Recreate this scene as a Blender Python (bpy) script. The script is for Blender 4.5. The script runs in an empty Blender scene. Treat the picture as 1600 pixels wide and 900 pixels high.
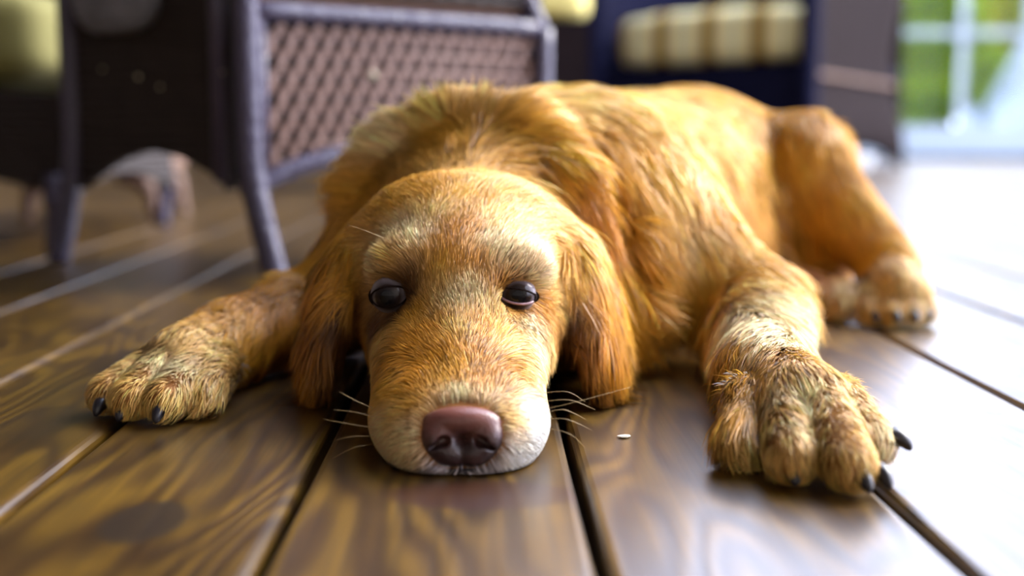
import bpy, bmesh, math, random
import numpy as np
from mathutils import Vector, Matrix
from mathutils.bvhtree import BVHTree

random.seed(7)
rng = np.random.default_rng(7)
scene = bpy.context.scene
COL = scene.collection

# ------------------------------------------------------------------ camera
H = 0.187
FPX = 1950.0
PITCH = math.atan(245 / FPX)
YAW = math.atan(38 / FPX)
cam_d = bpy.data.cameras.new('camera')
cam = bpy.data.objects.new('camera', cam_d)
COL.objects.link(cam)
cam.location = (0, 0, H)
cam.rotation_euler = (math.pi / 2 - PITCH, 0, -YAW)
cam_d.sensor_width = 36
cam_d.lens = 36 * FPX / 1600
cam_d.clip_start = 0.02
cam_d.dof.use_dof = True
cam_d.dof.focus_distance = 0.76
cam_d.dof.aperture_fstop = 2.8
scene.camera = cam
RC = np.array(Matrix.Rotation(-YAW, 3, 'Z') @ Matrix.Rotation(math.pi / 2 - PITCH, 3, 'X'))


def ray(px, py):
    return RC @ np.array([px - 800.0, 450.0 - py, -FPX])


def at(px, py, Y):
    """world point on the sight line of a pixel at depth Y"""
    d = ray(px, py)
    return np.array([0, 0, H]) + d * (Y / d[1])


# ------------------------------------------------------------------ world, sun, exposure
world = bpy.data.worlds.new('sky')
scene.world = world
world.use_nodes = True
bg = world.node_tree.nodes['Background']
bg.inputs[0].default_value = (0.76, 0.79, 1.0, 1)
bg.inputs[1].default_value = 6.4
sun_d = bpy.data.lights.new('sun', 'SUN')
sun = bpy.data.objects.new('sun', sun_d)
COL.objects.link(sun)
sun_d.energy = 6.2
sun_d.angle = math.radians(30)
sun_d.color = (1.0, 0.94, 0.84)
sun.rotation_euler = Vector((-0.70, -0.40, -0.58)).to_track_quat('-Z', 'Y').to_euler()
vs = scene.view_settings
vs.view_transform = 'Standard'
vs.look = 'None'
vs.exposure = 0.58
vs.gamma = 1.0
vs.use_curve_mapping = False

# ------------------------------------------------------------------ helpers


def srgb(r, g, b):
    def f(c):
        c /= 255.0
        return c / 12.92 if c <= 0.04045 else ((c + 0.055) / 1.055) ** 2.4
    return (f(r), f(g), f(b), 1.0)


def tag(o, label=None, cat=None, group=None, kind=None):
    if label: o['label'] = label
    if cat: o['category'] = cat
    if group: o['group'] = group
    if kind: o['kind'] = kind
    return o


def empty(name, loc, rz=0.0):
    o = bpy.data.objects.new(name, None)
    COL.objects.link(o)
    o.location = loc
    o.rotation_euler = (0, 0, rz)
    o.empty_display_size = 0.05
    return o


def obj(name, me, mat=None, parent=None, smooth=False):
    """link a mesh given in world coordinates; parents are only translated"""
    if isinstance(me, bmesh.types.BMesh):
        m = bpy.data.meshes.new(name)
        bmesh.ops.recalc_face_normals(me, faces=me.faces[:])
        me.to_mesh(m)
        me.free()
        me = m
    o = bpy.data.objects.new(name, me)
    COL.objects.link(o)
    if mat and not me.materials: me.materials.append(mat)
    if smooth:
        me.polygons.foreach_set('use_smooth', np.ones(len(me.polygons), bool))
    if parent:
        o.parent = parent
        o.matrix_parent_inverse = wm(parent).inverted()
    return o


def wm(o):
    m = Matrix.LocRotScale(o.location, o.rotation_euler, o.scale)
    if o.parent: m = wm(o.parent) @ o.matrix_parent_inverse @ m
    return m


def box(bm, lo, hi, bevel=0.0, seg=2):
    lo = Vector(lo); hi = Vector(hi)
    r = bmesh.ops.create_cube(bm, size=1.0)
    vsx = r['verts']
    bmesh.ops.scale(bm, vec=hi - lo, verts=vsx)
    bmesh.ops.translate(bm, vec=(lo + hi) / 2, verts=vsx)
    if bevel > 0:
        es = list({e for v in vsx for e in v.link_edges})
        bmesh.ops.bevel(bm, geom=es, offset=bevel, segments=seg, profile=0.5, affect='EDGES')
    return bm


def nbox(name, lo, hi, mat, parent=None, bevel=0.0, seg=2):
    bm = bmesh.new()
    box(bm, lo, hi, bevel, seg)
    return obj(name, bm, mat, parent)


def tube(bm, pts, radii, n=8, caps=True, flat=1.0):
    pts = [Vector(p) for p in pts]
    if not hasattr(radii, '__len__'): radii = [radii] * len(pts)
    rings = []
    prev = None
    for i, p in enumerate(pts):
        t = (pts[min(i + 1, len(pts) - 1)] - pts[max(i - 1, 0)]).normalized()
        if prev is None:
            a = Vector((0, 0, 1)) if abs(t.z) < 0.9 else Vector((1, 0, 0))
            u = t.cross(a).normalized()
        else:
            u = (prev - t * prev.dot(t)).normalized()
        prev = u
        w = t.cross(u)
        rings.append([bm.verts.new(p + (u * math.cos(2 * math.pi * k / n) + w * flat * math.sin(2 * math.pi * k / n)) * radii[i]) for k in range(n)])
    for a, b in zip(rings[:-1], rings[1:]):
        for k in range(n):
            f = bm.faces.new((a[k], a[(k + 1) % n], b[(k + 1) % n], b[k])); f.smooth = True
    if caps:
        bm.faces.new(rings[0][::-1]); bm.faces.new(rings[-1])
    return bm


def spline(pts, n=6):
    """Catmull-Rom through points"""
    P = [Vector(p) for p in pts]
    P = [P[0] * 2 - P[1]] + P + [P[-1] * 2 - P[-2]]
    out = []
    for i in range(1, len(P) - 2):
        for k in range(n):
            t = k / n
            a, b, c, d = P[i - 1], P[i], P[i + 1], P[i + 2]
            out.append(0.5 * ((2 * b) + (c - a) * t + (2 * a - 5 * b + 4 * c - d) * t * t + (3 * b - a - 3 * c + d) * t ** 3))
    out.append(P[-2])
    return out


# ------------------------------------------------------------------ materials


def new_mat(name):
    m = bpy.data.materials.new(name)
    m.use_nodes = True
    nt = m.node_tree
    return m, nt, nt.nodes['Principled BSDF']


def N(nt, typ, **kw):
    n = nt.nodes.new(typ)
    for k, v in kw.items():
        if hasattr(n, k) and not isinstance(k, int): setattr(n, k, v)
    return n


def mat(name, col, rough=0.6, var=0.25, scale=8.0, bump=0.0, bscale=60.0, spec=0.5, metal=0.0, stretch=(1, 1, 1), coat=0.0):
    m, nt, b = new_mat(name)
    tc = N(nt, 'ShaderNodeTexCoord')
    mp = N(nt, 'ShaderNodeMapping'); mp.inputs['Scale'].default_value = stretch
    nt.links.new(tc.outputs['Object'], mp.inputs[0])
    nz = N(nt, 'ShaderNodeTexNoise'); nz.inputs['Scale'].default_value = scale; nz.inputs['Detail'].default_value = 4
    nt.links.new(mp.outputs[0], nz.inputs['Vector'])
    mx = N(nt, 'ShaderNodeMix'); mx.data_type = 'RGBA'
    mx.inputs[6].default_value = tuple(c * (1 - var) for c in col[:3]) + (1,)
    mx.inputs[7].default_value = tuple(min(1, c * (1 + var)) for c in col[:3]) + (1,)
    nt.links.new(nz.outputs[0], mx.inputs[0])
    nt.links.new(mx.outputs[2], b.inputs['Base Color'])
    b.inputs['Roughness'].default_value = rough
    b.inputs['Specular IOR Level'].default_value = spec
    b.inputs['Metallic'].default_value = metal
    b.inputs['Coat Weight'].default_value = coat
    if bump > 0:
        n2 = N(nt, 'ShaderNodeTexNoise'); n2.inputs['Scale'].default_value = bscale
        nt.links.new(mp.outputs[0], n2.inputs['Vector'])
        bp = N(nt, 'ShaderNodeBump'); bp.inputs['Strength'].default_value = bump; bp.inputs['Distance'].default_value = 0.01
        nt.links.new(n2.outputs[0], bp.inputs['Height'])
        nt.links.new(bp.outputs[0], b.inputs['Normal'])
    return m


def wicker_mat(name, col, scale=160.0, rough=0.7, spec=0.25):
    m, nt, b = new_mat(name)
    tc = N(nt, 'ShaderNodeTexCoord')
    w1 = N(nt, 'ShaderNodeTexWave'); w1.bands_direction = 'Z'; w1.inputs['Scale'].default_value = scale / 6.28; w1.inputs['Distortion'].default_value = 0.4
    w2 = N(nt, 'ShaderNodeTexWave'); w2.bands_direction = 'DIAGONAL'; w2.inputs['Scale'].default_value = scale / 12; w2.inputs['Distortion'].default_value = 0.3
    nt.links.new(tc.outputs['Object'], w1.inputs[0]); nt.links.new(tc.outputs['Object'], w2.inputs[0])
    mul = N(nt, 'ShaderNodeMath', operation='MULTIPLY')
    nt.links.new(w1.outputs['Fac'], mul.inputs[0]); nt.links.new(w2.outputs['Fac'], mul.inputs[1])
    add = N(nt, 'ShaderNodeMath', operation='ADD')
    nt.links.new(w1.outputs['Fac'], add.inputs[0]); nt.links.new(mul.outputs[0], add.inputs[1])
    nz = N(nt, 'ShaderNodeTexNoise'); nz.inputs['Scale'].default_value = 25
    nt.links.new(tc.outputs['Object'], nz.inputs['Vector'])
    mx = N(nt, 'ShaderNodeMix'); mx.data_type = 'RGBA'
    mx.inputs[6].default_value = tuple(c * 0.6 for c in col[:3]) + (1,)
    mx.inputs[7].default_value = tuple(min(1, c * 1.4) for c in col[:3]) + (1,)
    nt.links.new(nz.outputs[0], mx.inputs[0]); nt.links.new(mx.outputs[2], b.inputs['Base Color'])
    bp = N(nt, 'ShaderNodeBump'); bp.inputs['Strength'].default_value = 0.6; bp.inputs['Distance'].default_value = 0.004
    nt.links.new(add.outputs[0], bp.inputs['Height']); nt.links.new(bp.outputs[0], b.inputs['Normal'])
    b.inputs['Roughness'].default_value = rough
    b.inputs['Specular IOR Level'].default_value = spec
    return m


def floor_mat():
    m, nt, b = new_mat('varnished_wood')
    L = nt.links.new
    tc = N(nt, 'ShaderNodeTexCoord'); oi = N(nt, 'ShaderNodeObjectInfo')
    geo = N(nt, 'ShaderNodeNewGeometry')
    off = N(nt, 'ShaderNodeVectorMath', operation='SCALE'); L(oi.outputs['Random'], off.inputs['Scale']); off.inputs[0].default_value = (7, 31, 13)
    ad = N(nt, 'ShaderNodeVectorMath', operation='ADD'); L(geo.outputs['Position'], ad.inputs[0]); L(off.outputs[0], ad.inputs[1])
    # slow warp of the grain
    mp0 = N(nt, 'ShaderNodeMapping'); mp0.inputs['Scale'].default_value = (6, 1.1, 6); L(ad.outputs[0], mp0.inputs[0])
    wz = N(nt, 'ShaderNodeTexNoise'); wz.inputs['Scale'].default_value = 1.6; wz.inputs['Detail'].default_value = 2; L(mp0.outputs[0], wz.inputs['Vector'])
    # contour lines of the slow noise give the cathedral figure
    mu = N(nt, 'ShaderNodeMath', operation='MULTIPLY'); mu.inputs[1].default_value = 105.0; L(wz.outputs[0], mu.inputs[0])
    sn = N(nt, 'ShaderNodeMath', operation='SINE'); L(mu.outputs[0], sn.inputs[0])
    mr = N(nt, 'ShaderNodeMapRange'); mr.inputs[1].default_value = -1; mr.inputs[2].default_value = 1; L(sn.outputs[0], mr.inputs[0])
    # fine fibres
    mp1 = N(nt, 'ShaderNodeMapping'); mp1.inputs['Scale'].default_value = (220, 6, 50); L(ad.outputs[0], mp1.inputs[0])
    fz = N(nt, 'ShaderNodeTexNoise'); fz.inputs['Scale'].default_value = 1.0; fz.inputs['Detail'].default_value = 4; L(mp1.outputs[0], fz.inputs['Vector'])
    # blotches
    bz = N(nt, 'ShaderNodeTexNoise'); bz.inputs['Scale'].default_value = 9; bz.inputs['Detail'].default_value = 5; L(ad.outputs[0], bz.inputs['Vector'])
    m1 = N(nt, 'ShaderNodeMix'); m1.data_type = 'RGBA'
    m1.inputs[6].default_value = srgb(70, 46, 6); m1.inputs[7].default_value = srgb(112, 82, 16)
    L(mr.outputs[0], m1.inputs[0])
    m2 = N(nt, 'ShaderNodeMix'); m2.data_type = 'RGBA'; m2.blend_type = 'MULTIPLY'; m2.inputs[0].default_value = 0.75
    rp = N(nt, 'ShaderNodeValToRGB'); rp.color_ramp.elements[0].position = 0.3; rp.color_ramp.elements[0].color = (0.30, 0.28, 0.25, 1); rp.color_ramp.elements[1].position = 0.7
    L(fz.outputs[0], rp.inputs[0]); L(m1.outputs[2], m2.inputs[6]); L(rp.outputs[0], m2.inputs[7])
    m3 = N(nt, 'ShaderNodeMix'); m3.data_type = 'RGBA'; m3.blend_type = 'MULTIPLY'; m3.inputs[0].default_value = 0.8
    rp2 = N(nt, 'ShaderNodeValToRGB'); rp2.color_ramp.elements[0].position = 0.33; rp2.color_ramp.elements[0].color = (0.42, 0.38, 0.32, 1); rp2.color_ramp.elements[1].position = 0.62
    L(bz.outputs[0], rp2.inputs[0]); L(m2.outputs[2], m3.inputs[6]); L(rp2.outputs[0], m3.inputs[7])
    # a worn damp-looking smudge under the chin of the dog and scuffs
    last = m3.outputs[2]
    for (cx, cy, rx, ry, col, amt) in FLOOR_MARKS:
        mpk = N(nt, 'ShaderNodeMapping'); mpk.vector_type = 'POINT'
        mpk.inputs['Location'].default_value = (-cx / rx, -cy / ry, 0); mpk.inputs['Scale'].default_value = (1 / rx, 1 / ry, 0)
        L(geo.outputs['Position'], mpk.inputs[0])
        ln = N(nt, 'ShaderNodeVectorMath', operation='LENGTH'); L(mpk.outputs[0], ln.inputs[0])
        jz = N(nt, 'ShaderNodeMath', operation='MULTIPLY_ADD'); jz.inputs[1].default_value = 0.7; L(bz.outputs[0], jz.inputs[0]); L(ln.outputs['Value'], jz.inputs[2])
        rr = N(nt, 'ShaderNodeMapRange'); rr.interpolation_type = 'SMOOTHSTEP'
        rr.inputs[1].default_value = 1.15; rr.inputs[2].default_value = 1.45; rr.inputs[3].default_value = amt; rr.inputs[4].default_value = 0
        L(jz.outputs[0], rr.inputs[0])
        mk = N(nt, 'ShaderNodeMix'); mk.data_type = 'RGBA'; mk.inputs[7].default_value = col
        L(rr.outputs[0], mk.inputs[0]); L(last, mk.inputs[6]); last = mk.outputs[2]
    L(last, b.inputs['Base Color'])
    # satin varnish, a little worn
    rr = N(nt, 'ShaderNodeMapRange'); rr.inputs[3].default_value = 0.28; rr.inputs[4].default_value = 0.40
    L(bz.outputs[0], rr.inputs[0]); L(rr.outputs[0], b.inputs['Roughness'])
    b.inputs['Specular IOR Level'].default_value = 0.7
    b.inputs['Coat Weight'].default_value = 0.4
    b.inputs['Coat Roughness'].default_value = 0.26
    hsum = N(nt, 'ShaderNodeMath', operation='MULTIPLY_ADD'); hsum.inputs[1].default_value = 0.6; L(mr.outputs[0], hsum.inputs[0]); L(fz.outputs[0], hsum.inputs[2])
    bp = N(nt, 'ShaderNodeBump'); bp.inputs['Strength'].default_value = 0.2; bp.inputs['Distance'].default_value = 0.0008
    L(hsum.outputs[0], bp.inputs['Height']); L(bp.outputs[0], b.inputs['Normal']); L(bp.outputs[0], b.inputs['Coat Normal'])
    return m


def glass_mat():
    m, nt, b = new_mat('window_glass')
    out = nt.nodes['Material Output']
    nt.nodes.remove(b)
    tr = N(nt, 'ShaderNodeBsdfTransparent'); tr.inputs[0].default_value = (0.95, 0.98, 1, 1)
    gl = N(nt, 'ShaderNodeBsdfGlossy'); gl.inputs['Roughness'].default_value = 0.03
    fr = N(nt, 'ShaderNodeFresnel'); fr.inputs[0].default_value = 1.16
    mx = N(nt, 'ShaderNodeMixShader')
    nt.links.new(fr.outputs[0], mx.inputs[0]); nt.links.new(tr.outputs[0], mx.inputs[1]); nt.links.new(gl.outputs[0], mx.inputs[2])
    nt.links.new(mx.outputs[0], out.inputs[0])
    return m


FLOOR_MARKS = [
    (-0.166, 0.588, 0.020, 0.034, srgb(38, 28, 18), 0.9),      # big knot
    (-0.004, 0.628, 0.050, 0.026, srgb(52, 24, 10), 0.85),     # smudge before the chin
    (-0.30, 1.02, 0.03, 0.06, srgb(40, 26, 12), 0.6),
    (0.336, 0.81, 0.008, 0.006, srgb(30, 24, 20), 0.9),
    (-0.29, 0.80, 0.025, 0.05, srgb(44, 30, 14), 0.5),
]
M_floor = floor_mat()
M_gap = mat('gap_dirt', srgb(26, 18, 12), 0.95)
M_ceil = mat('ceiling_paint', srgb(70, 62, 54), 0.8, 0.06)
M_wall = mat('wall_paint', srgb(66, 56, 48), 0.85, 0.1)
M_cream = mat('cream_wall_paint', srgb(172, 162, 146), 0.85, 0.06)
M_white = mat('white_paint', srgb(150, 164, 174), 0.45, 0.05)
M_sill = mat('threshold_metal', srgb(70, 78, 88), 0.5, 0.1)
M_glass = glass_mat()
M_wick = wicker_mat('dark_wicker', srgb(44, 36, 34))
M_wick2 = wicker_mat('brown_wicker', srgb(33, 25, 26), 120, 0.9, 0.06)
M_wick3 = wicker_mat('brown_wicker_top', srgb(112, 88, 74), 200)
M_pole = mat('painted_cane_pole', srgb(62, 56, 76), 0.38, 0.25, 30, 0.3, 90)
M_cane = mat('woven_cane', srgb(126, 96, 82), 0.5, 0.3, 40)
M_rear = mat('shaded_inside', srgb(16, 13, 14), 0.9)
M_navy = mat('navy_frame', srgb(17, 18, 42), 0.8, 0.2, 20, spec=0.1)
M_olive = mat('olive_cushion', srgb(112, 106, 54), 0.9, 0.15, 12, 0.2, 200)
M_yel = mat('yellow_cushion', srgb(214, 200, 120), 0.9, 0.12, 12, 0.2, 200)
M_greyw = wicker_mat('grey_weave', srgb(120, 120, 130), 220)

# ------------------------------------------------------------------ floor
GAPS = [-0.365, -0.239, -0.099, 0.049, 0.206, 0.367, 0.530]
while GAPS[0] > -3.2: GAPS.insert(0, GAPS[0] - 0.142)
while GAPS[-1] < 5.2: GAPS.append(GAPS[-1] + 0.158)
Y0, Y1 = -2.2, 8.15
floor = nbox('floor', (GAPS[0] - 0.05, Y0, -0.09), (GAPS[-1] + 0.05, Y1, -0.026), M_gap)
tag(floor, kind='structure', label='varnished wooden plank floor of the porch')
for a, b_ in zip(GAPS[:-1], GAPS[1:]):
    g = 0.0028
    bm = bmesh.new()
    box(bm, (a + g, Y0, -0.026), (b_ - g, Y1, 0.0))
    es = [e for e in bm.edges if all(abs(v.co.z) < 1e-6 for v in e.verts) and abs(e.verts[0].co.x - e.verts[1].co.x) < 1e-6]
    bmesh.ops.bevel(bm, geom=es, offset=0.005, segments=3, profile=0.5, affect='EDGES')
    o = obj('plank', bm, M_floor, floor)

# ------------------------------------------------------------------ room
XL, XR = -3.1, 5.0
CZ = 4.8
# the ceiling covers the house side; unseen glazed roof added on the garden side for light
ROX, ROY = 0.55, 1.0
bm = bmesh.new()
box(bm, (XL, Y0, CZ), (ROX, Y1, CZ + 0.1)); box(bm, (ROX, Y0, CZ), (XR, ROY, CZ + 0.1))
tag(obj('ceiling', bm, M_ceil), kind='structure', label='plain painted porch ceiling')
roof = empty('added_glass_roof', (ROX, ROY, CZ))
tag(roof, kind='structure', label='unseen glazed roof added over the garden side to let in sky light')
nR = 5
for k in range(nR + 1):
    x = ROX + (XR - ROX) * k / nR
    nbox('rafter', (x - 0.03, ROY, CZ - 0.02), (x + 0.03, Y1, CZ + 0.09), M_white, roof)
    if k < nR:
        nbox('roof_pane', (x + 0.03, ROY, CZ + 0.045), (x + (XR - ROX) / nR - 0.03, Y1, CZ + 0.051), M_glass, roof)
tag(nbox('wall_left', (XL - 0.12, Y0, 0), (XL, Y1, CZ), M_wall), kind='structure', label='dark painted side wall')
tag(nbox('wall_rear', (XL, Y1, 0), (0.55, Y1 + 0.12, CZ), M_wall), kind='structure', label='dark painted wall behind the chairs')
tag(nbox('wall_front', (XL, Y0 - 0.12, 0), (XR, Y0, CZ), M_cream), kind='structure', label='unseen house wall added behind the viewpoint, pale to bounce light')  # added out of view: blocks sky behind the camera, bounces fill
# row of glazed doors to the garden, unseen upper panes raised for the floor sheen
XD = 0.55
DOORS = [(0.61, 0.57), (1.24, 1.18), (2.5, 1.18), (3.76, 1.18)]
for i, (x0, DW) in enumerate(DOORS):
    d = empty('door_%d' % (i + 1), (x0, Y1, 0))
    tag(d, kind='structure', label='white glazed garden door with divided panes')
    yb, yf = Y1 + 0.05, Y1
    st = 0.18 if DW > 1 else 0.10
    nbox('bottom_rail', (x0 + st, yf, 0.035), (x0 + DW - st, yb, 0.22), M_white, d, 0.006)
    nbox('top_rail', (x0 + st, yf, 4.45), (x0 + DW - st, yb, 4.6), M_white, d, 0.006)
    nbox('stile', (x0, yf, 0.035), (x0 + st, yb, 4.6), M_white, d, 0.006)
    nbox('stile', (x0 + DW - st, yf, 0.035), (x0 + DW, yb, 4.6), M_white, d, 0.006)
    xm = x0 + DW * 0.5
    nbox('muntin', (xm - 0.022, yf + 0.01, 0.22), (xm + 0.022, yb - 0.01, 4.45), M_white, d, 0.004)
    zs = [0.22, 0.82, 1.45, 2.1, 3.2, 4.45]
    for z in zs[1:-1]:
        nbox('muntin', (x0 + st, yf + 0.012, z - 0.02), (x0 + DW - st, yb - 0.012, z + 0.02), M_white, d, 0.004)
    for z0, z1 in zip(zs[:-1], zs[1:]):
        for (xa, xb) in ((x0 + st, xm - 0.022), (xm + 0.022, x0 + DW - st)):
            nbox('pane', (xa, yf + 0.023, z0), (xb, yf + 0.027, z1), M_glass, d)
    nbox('door_handle', (x0 + 0.05, yf - 0.05, 0.98), (x0 + 0.07, yf, 1.12), M_sill, d, 0.005)
for i, x0 in enumerate((0.55, 1.18, 2.44, 3.70, 4.94)):
    tag(nbox('trim_%d' % (i + 1), (x0 - 0.02, Y1 - 0.01, 0), (x0 + 0.06, Y1 + 0.08, CZ), M_white, None, 0.006), kind='structure', label='white painted door post')
tag(nbox('trim_6', (XD, Y1 - 0.03, 0.0), (XR, Y1 + 0.1, 0.034), M_sill), kind='structure', label='dark threshold under the glazed doors')
tag(nbox('trim_7', (XD, Y1, 4.6), (XR, Y1 + 0.08, CZ), M_white), kind='structure', label='white header above the glazed doors')
# posts on the open right side
for i, y in enumerate((-2.1, 0.4, 2.9, 5.4)):
    tag(nbox('trim_%d' % (8 + i), (XR - 0.12, y, 0), (XR, y + 0.12, CZ), M_white, None, 0.008), kind='structure', label='white post of the open porch side')


# ------------------------------------------------------------------ outdoors, beyond the glazed doors
M_grass = mat('garden_lawn', srgb(118, 150, 58), 0.9, 0.3, 3)
M_leaf = mat('bright_leaf', srgb(98, 118, 0), 0.9, 0.35, 2, spec=0.03)
M_leaf2 = mat('yellow_green_leaf', srgb(122, 122, 0), 0.9, 0.3, 2, spec=0.03)
M_bark = mat('bark', srgb(92, 74, 56), 0.9, 0.3, 8)
M_pavew = mat('pale_paving', srgb(150, 152, 150), 0.7, 0.08, 4)
tag(nbox('ground', (-14, Y1 + 0.2, -0.45), (26, 40, -0.35), M_grass), kind='structure', label='lawn of the garden')
tag(nbox('terrace', (-1, Y1 + 0.12, -0.35), (9, Y1 + 2.0, -0.02), M_pavew), kind='structure', label='pale paved terrace outside the doors')
tag(nbox('walkway', (5.0, -6, -0.35), (9, Y1 + 0.12, -0.02), M_pavew), kind='structure', label='pale paving along the open porch side')


def leaf_cloud(name, centre, r, count, size, material, parent, seed):
    g = np.random.default_rng(seed)
    d = g.normal(size=(count, 3)); d /= np.linalg.norm(d, axis=1, keepdims=True)
    lob = 1 + 0.25 * np.sin(d @ g.normal(size=(3, 3)) * 4).sum(1)
    p = np.array(centre) + d * np.array(r) * (lob * g.random(count) ** 0.4)[:, None]
    a = g.normal(size=(count, 3)); a /= np.linalg.norm(a, axis=1, keepdims=True)
    b = np.cross(a, g.normal(size=(count, 3))); b /= np.linalg.norm(b, axis=1, keepdims=True)
    s = size * (0.6 + 0.8 * g.random(count))[:, None]
    V = np.stack([p - a * s, p + b * s * 0.45, p + a * s, p - b * s * 0.45], 1).reshape(-1, 3)
    me = bpy.data.meshes.new(name)
    me.from_pydata(V.tolist(), [], np.arange(count * 4).reshape(-1, 4).tolist())
    return tag(obj(name, me, material, parent), kind='stuff')


SHR = [((4.72, 13.0), 0.8, 1.25, M_leaf, 'bushy bright green shrub behind the glazed door beside the sofa'),
       ((6.9, 16.5), 1.6, 3.2, M_leaf2, 'yellow green tree behind the white stair railing'),
       ((7.0, 21.5), 2.2, 2.4, M_leaf, 'far green tree between the shrub and the railing')]
for i, ((x, y), r, h, m, lab) in enumerate(SHR):
    t = empty('garden_shrub' if i == 0 else 'garden_tree', (x, y, -0.35))
    tag(t, lab, 'shrub' if i == 0 else 'tree')
    bm = bmesh.new()
    tube(bm, spline([(x, y, -0.36), (x + 0.05, y, h * 0.4), (x - 0.03, y + 0.05, h * 0.8)], 4), [0.09] * 4 + [0.07] * 4 + [0.04], 8)
    obj('trunk', bm, M_bark, t)
    leaf_cloud('foliage', (x, y, h * 0.62), (r * 0.62, r * 0.62, h * 0.50), (9000, 9000, 8000)[i], (0.10, 0.14, 0.16)[i], m, t, 40 + i)

M_rail = mat('toned_white', srgb(128, 138, 152), 0.6, 0.08)  # evenly darker white, keeps the sunlit railing from burning out
# white stair with railing in the garden
st = empty('garden_stair', (4.7, 10.6, -0.35))
tag(st, 'white wooden stair railing with balusters outside the glazed door', 'railing')
ys = 10.6
xa, xb = 4.2, 5.3
zt = lambda x: 0.24 + (x - xa) * 1.9
bm = bmesh.new(); tube(bm, [(xa - 0.02, ys, zt(xa)), (xb, ys, zt(xb))], 0.045, 8); obj('handrail', bm, M_rail, st)
nbox('base_beam', (xa - 0.15, ys - 0.05, -0.05), (xb, ys + 0.05, 0.06), M_rail, st, 0.005)
for k in range(8):
    x = xa + 0.06 + k * 0.135
    nbox('baluster', (x - 0.022, ys - 0.02, 0.05), (x + 0.022, ys + 0.02, zt(x)), M_rail, st, 0.003)
nbox('post', (xa - 0.16, ys - 0.05, -0.35), (xa - 0.06, ys + 0.05, 0.38), M_rail, st, 0.005)
for k in range(6):
    nbox('step', (xa + 0.18 * k, ys + 0.06, -0.35), (xa + 0.18 * k + 0.2, ys + 1.1, -0.1 + 0.2 * k), M_rail, st)

# ------------------------------------------------------------------ wicker furniture


def panel(name, p0, p1, z_lo, z_hi, th, material, parent, n=18, lean=0.0):
    """upright panel from p0 to p1 in plan; z_lo(t) gives its lower edge; thickness th to the inside; lean moves the top"""
    p0 = Vector((*p0, 0)); p1 = Vector((*p1, 0))
    d = (p1 - p0).normalized(); nr = Vector((-d.y, d.x, 0))
    bm = bmesh.new()
    grid = []
    for side in (0, th):
        rows = []
        for i in range(n + 1):
            t = i / n
            q = p0.lerp(p1, t) + nr * side
            a = z_lo(t) if callable(z_lo) else z_lo
            b = z_hi(t) if callable(z_hi) else z_hi
            rows.append((bm.verts.new((q.x, q.y, a)), bm.verts.new((q.x + nr.x * lean, q.y + nr.y * lean, b))))
        grid.append(rows)
    f, k = grid
    for i in range(n):
        bm.faces.new((f[i][0], f[i + 1][0], f[i + 1][1], f[i][1]))
        bm.faces.new((k[i][0], k[i][1], k[i + 1][1], k[i + 1][0]))
        bm.faces.new((f[i][0], k[i][0], k[i + 1][0], f[i + 1][0]))
        bm.faces.new((f[i][1], f[i + 1][1], k[i + 1][1], k[i][1]))
    bm.faces.new((f[0][0], f[0][1], k[0][1], k[0][0])); bm.faces.new((f[n][0], k[n][0], k[n][1], f[n][1]))
    return obj(name, bm, material, parent)


def pole(name, pts, r, material, parent, n=10, sm=5):
    bm = bmesh.new()
    tube(bm, spline(pts, sm) if len(pts) > 2 else pts, r, n)
    return obj(name, bm, material, parent)


def cushion(name, lo, hi, material, parent=None, rot=0.0, puff=0.35, n=14):
    """soft rounded block, rotated about its centre"""
    lo = np.array(lo); hi = np.array(hi); c = (lo + hi) / 2; h = (hi - lo) / 2
    bm = bmesh.new()
    bmesh.ops.create_cube(bm, size=2.0)
    bmesh.ops.subdivide_edges(bm, edges=bm.edges[:], cuts=n, use_grid_fill=True)
    cr, sr = math.cos(rot), math.sin(rot)
    for v in bm.verts:
        q = np.array(v.co)
        s = q / max(1e-6, (np.abs(q) ** 5).sum() ** 0.2)
        q = s * (1 + 0.02 * math.sin(q[0] * 9 + q[1] * 7))
        q[2] *= 1 + puff * 0.4 * (1 - min(1, q[0] ** 2)) * (1 - min(1, q[1] ** 2))
        q = q * h
        v.co = (c[0] + q[0] * cr - q[1] * sr, c[1] + q[0] * sr + q[1] * cr, c[2] + q[2])
    for f in bm.faces: f.smooth = True
    return obj(name, bm, material, parent)


# --- the near chair with the caned side
P0 = Vector((-0.298, 1.535, 0)); P1 = Vector((-0.585, 1.79, 0)); P2 = Vector((0.078, 1.815, 0)); P3 = P1 + P2 - P0
ch = empty('wicker_chair', (P0.x, P0.y, 0))
tag(ch, 'dark wicker chair with an open caned side panel right behind the dog', 'chair')
ZR = 0.332
cen = (P0 + P3) / 2


def leg(base, top, parent, flare=0.030, r=0.016, out=None):
    out = out or (base - cen); out.z = 0; out.normalize()
    f = base + out * flare
    pole('leg', [(f.x, f.y, 0.0), (base.x + out.x * flare * .62, base.y + out.y * flare * .62, 0.05), (base.x + out.x * 0.004, base.y + out.y * 0.004, 0.13), (base.x, base.y, 0.22), (base.x, base.y, top)], [0.0145] + [r] * 20, M_pole, parent)


leg(P0 + Vector((0.008, 0, 0)), 0.62, ch, 0.034, 0.016, Vector((1, -0.35, 0))); leg(P1, 0.42, ch); leg(P2, ZR, ch, 0.02); leg(P3, 0.42, ch)
d02 = (P2 - P0).normalized(); d01 = (P1 - P0).normalized()
q = P0 + d01 * 0.042
pole('corner_pole', [(q.x, q.y, 0.125), (q.x, q.y, 0.62)], 0.012, M_pole, ch)


def on(a, d, s, z): w = a + d * s; return (w.x, w.y, z)


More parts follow.
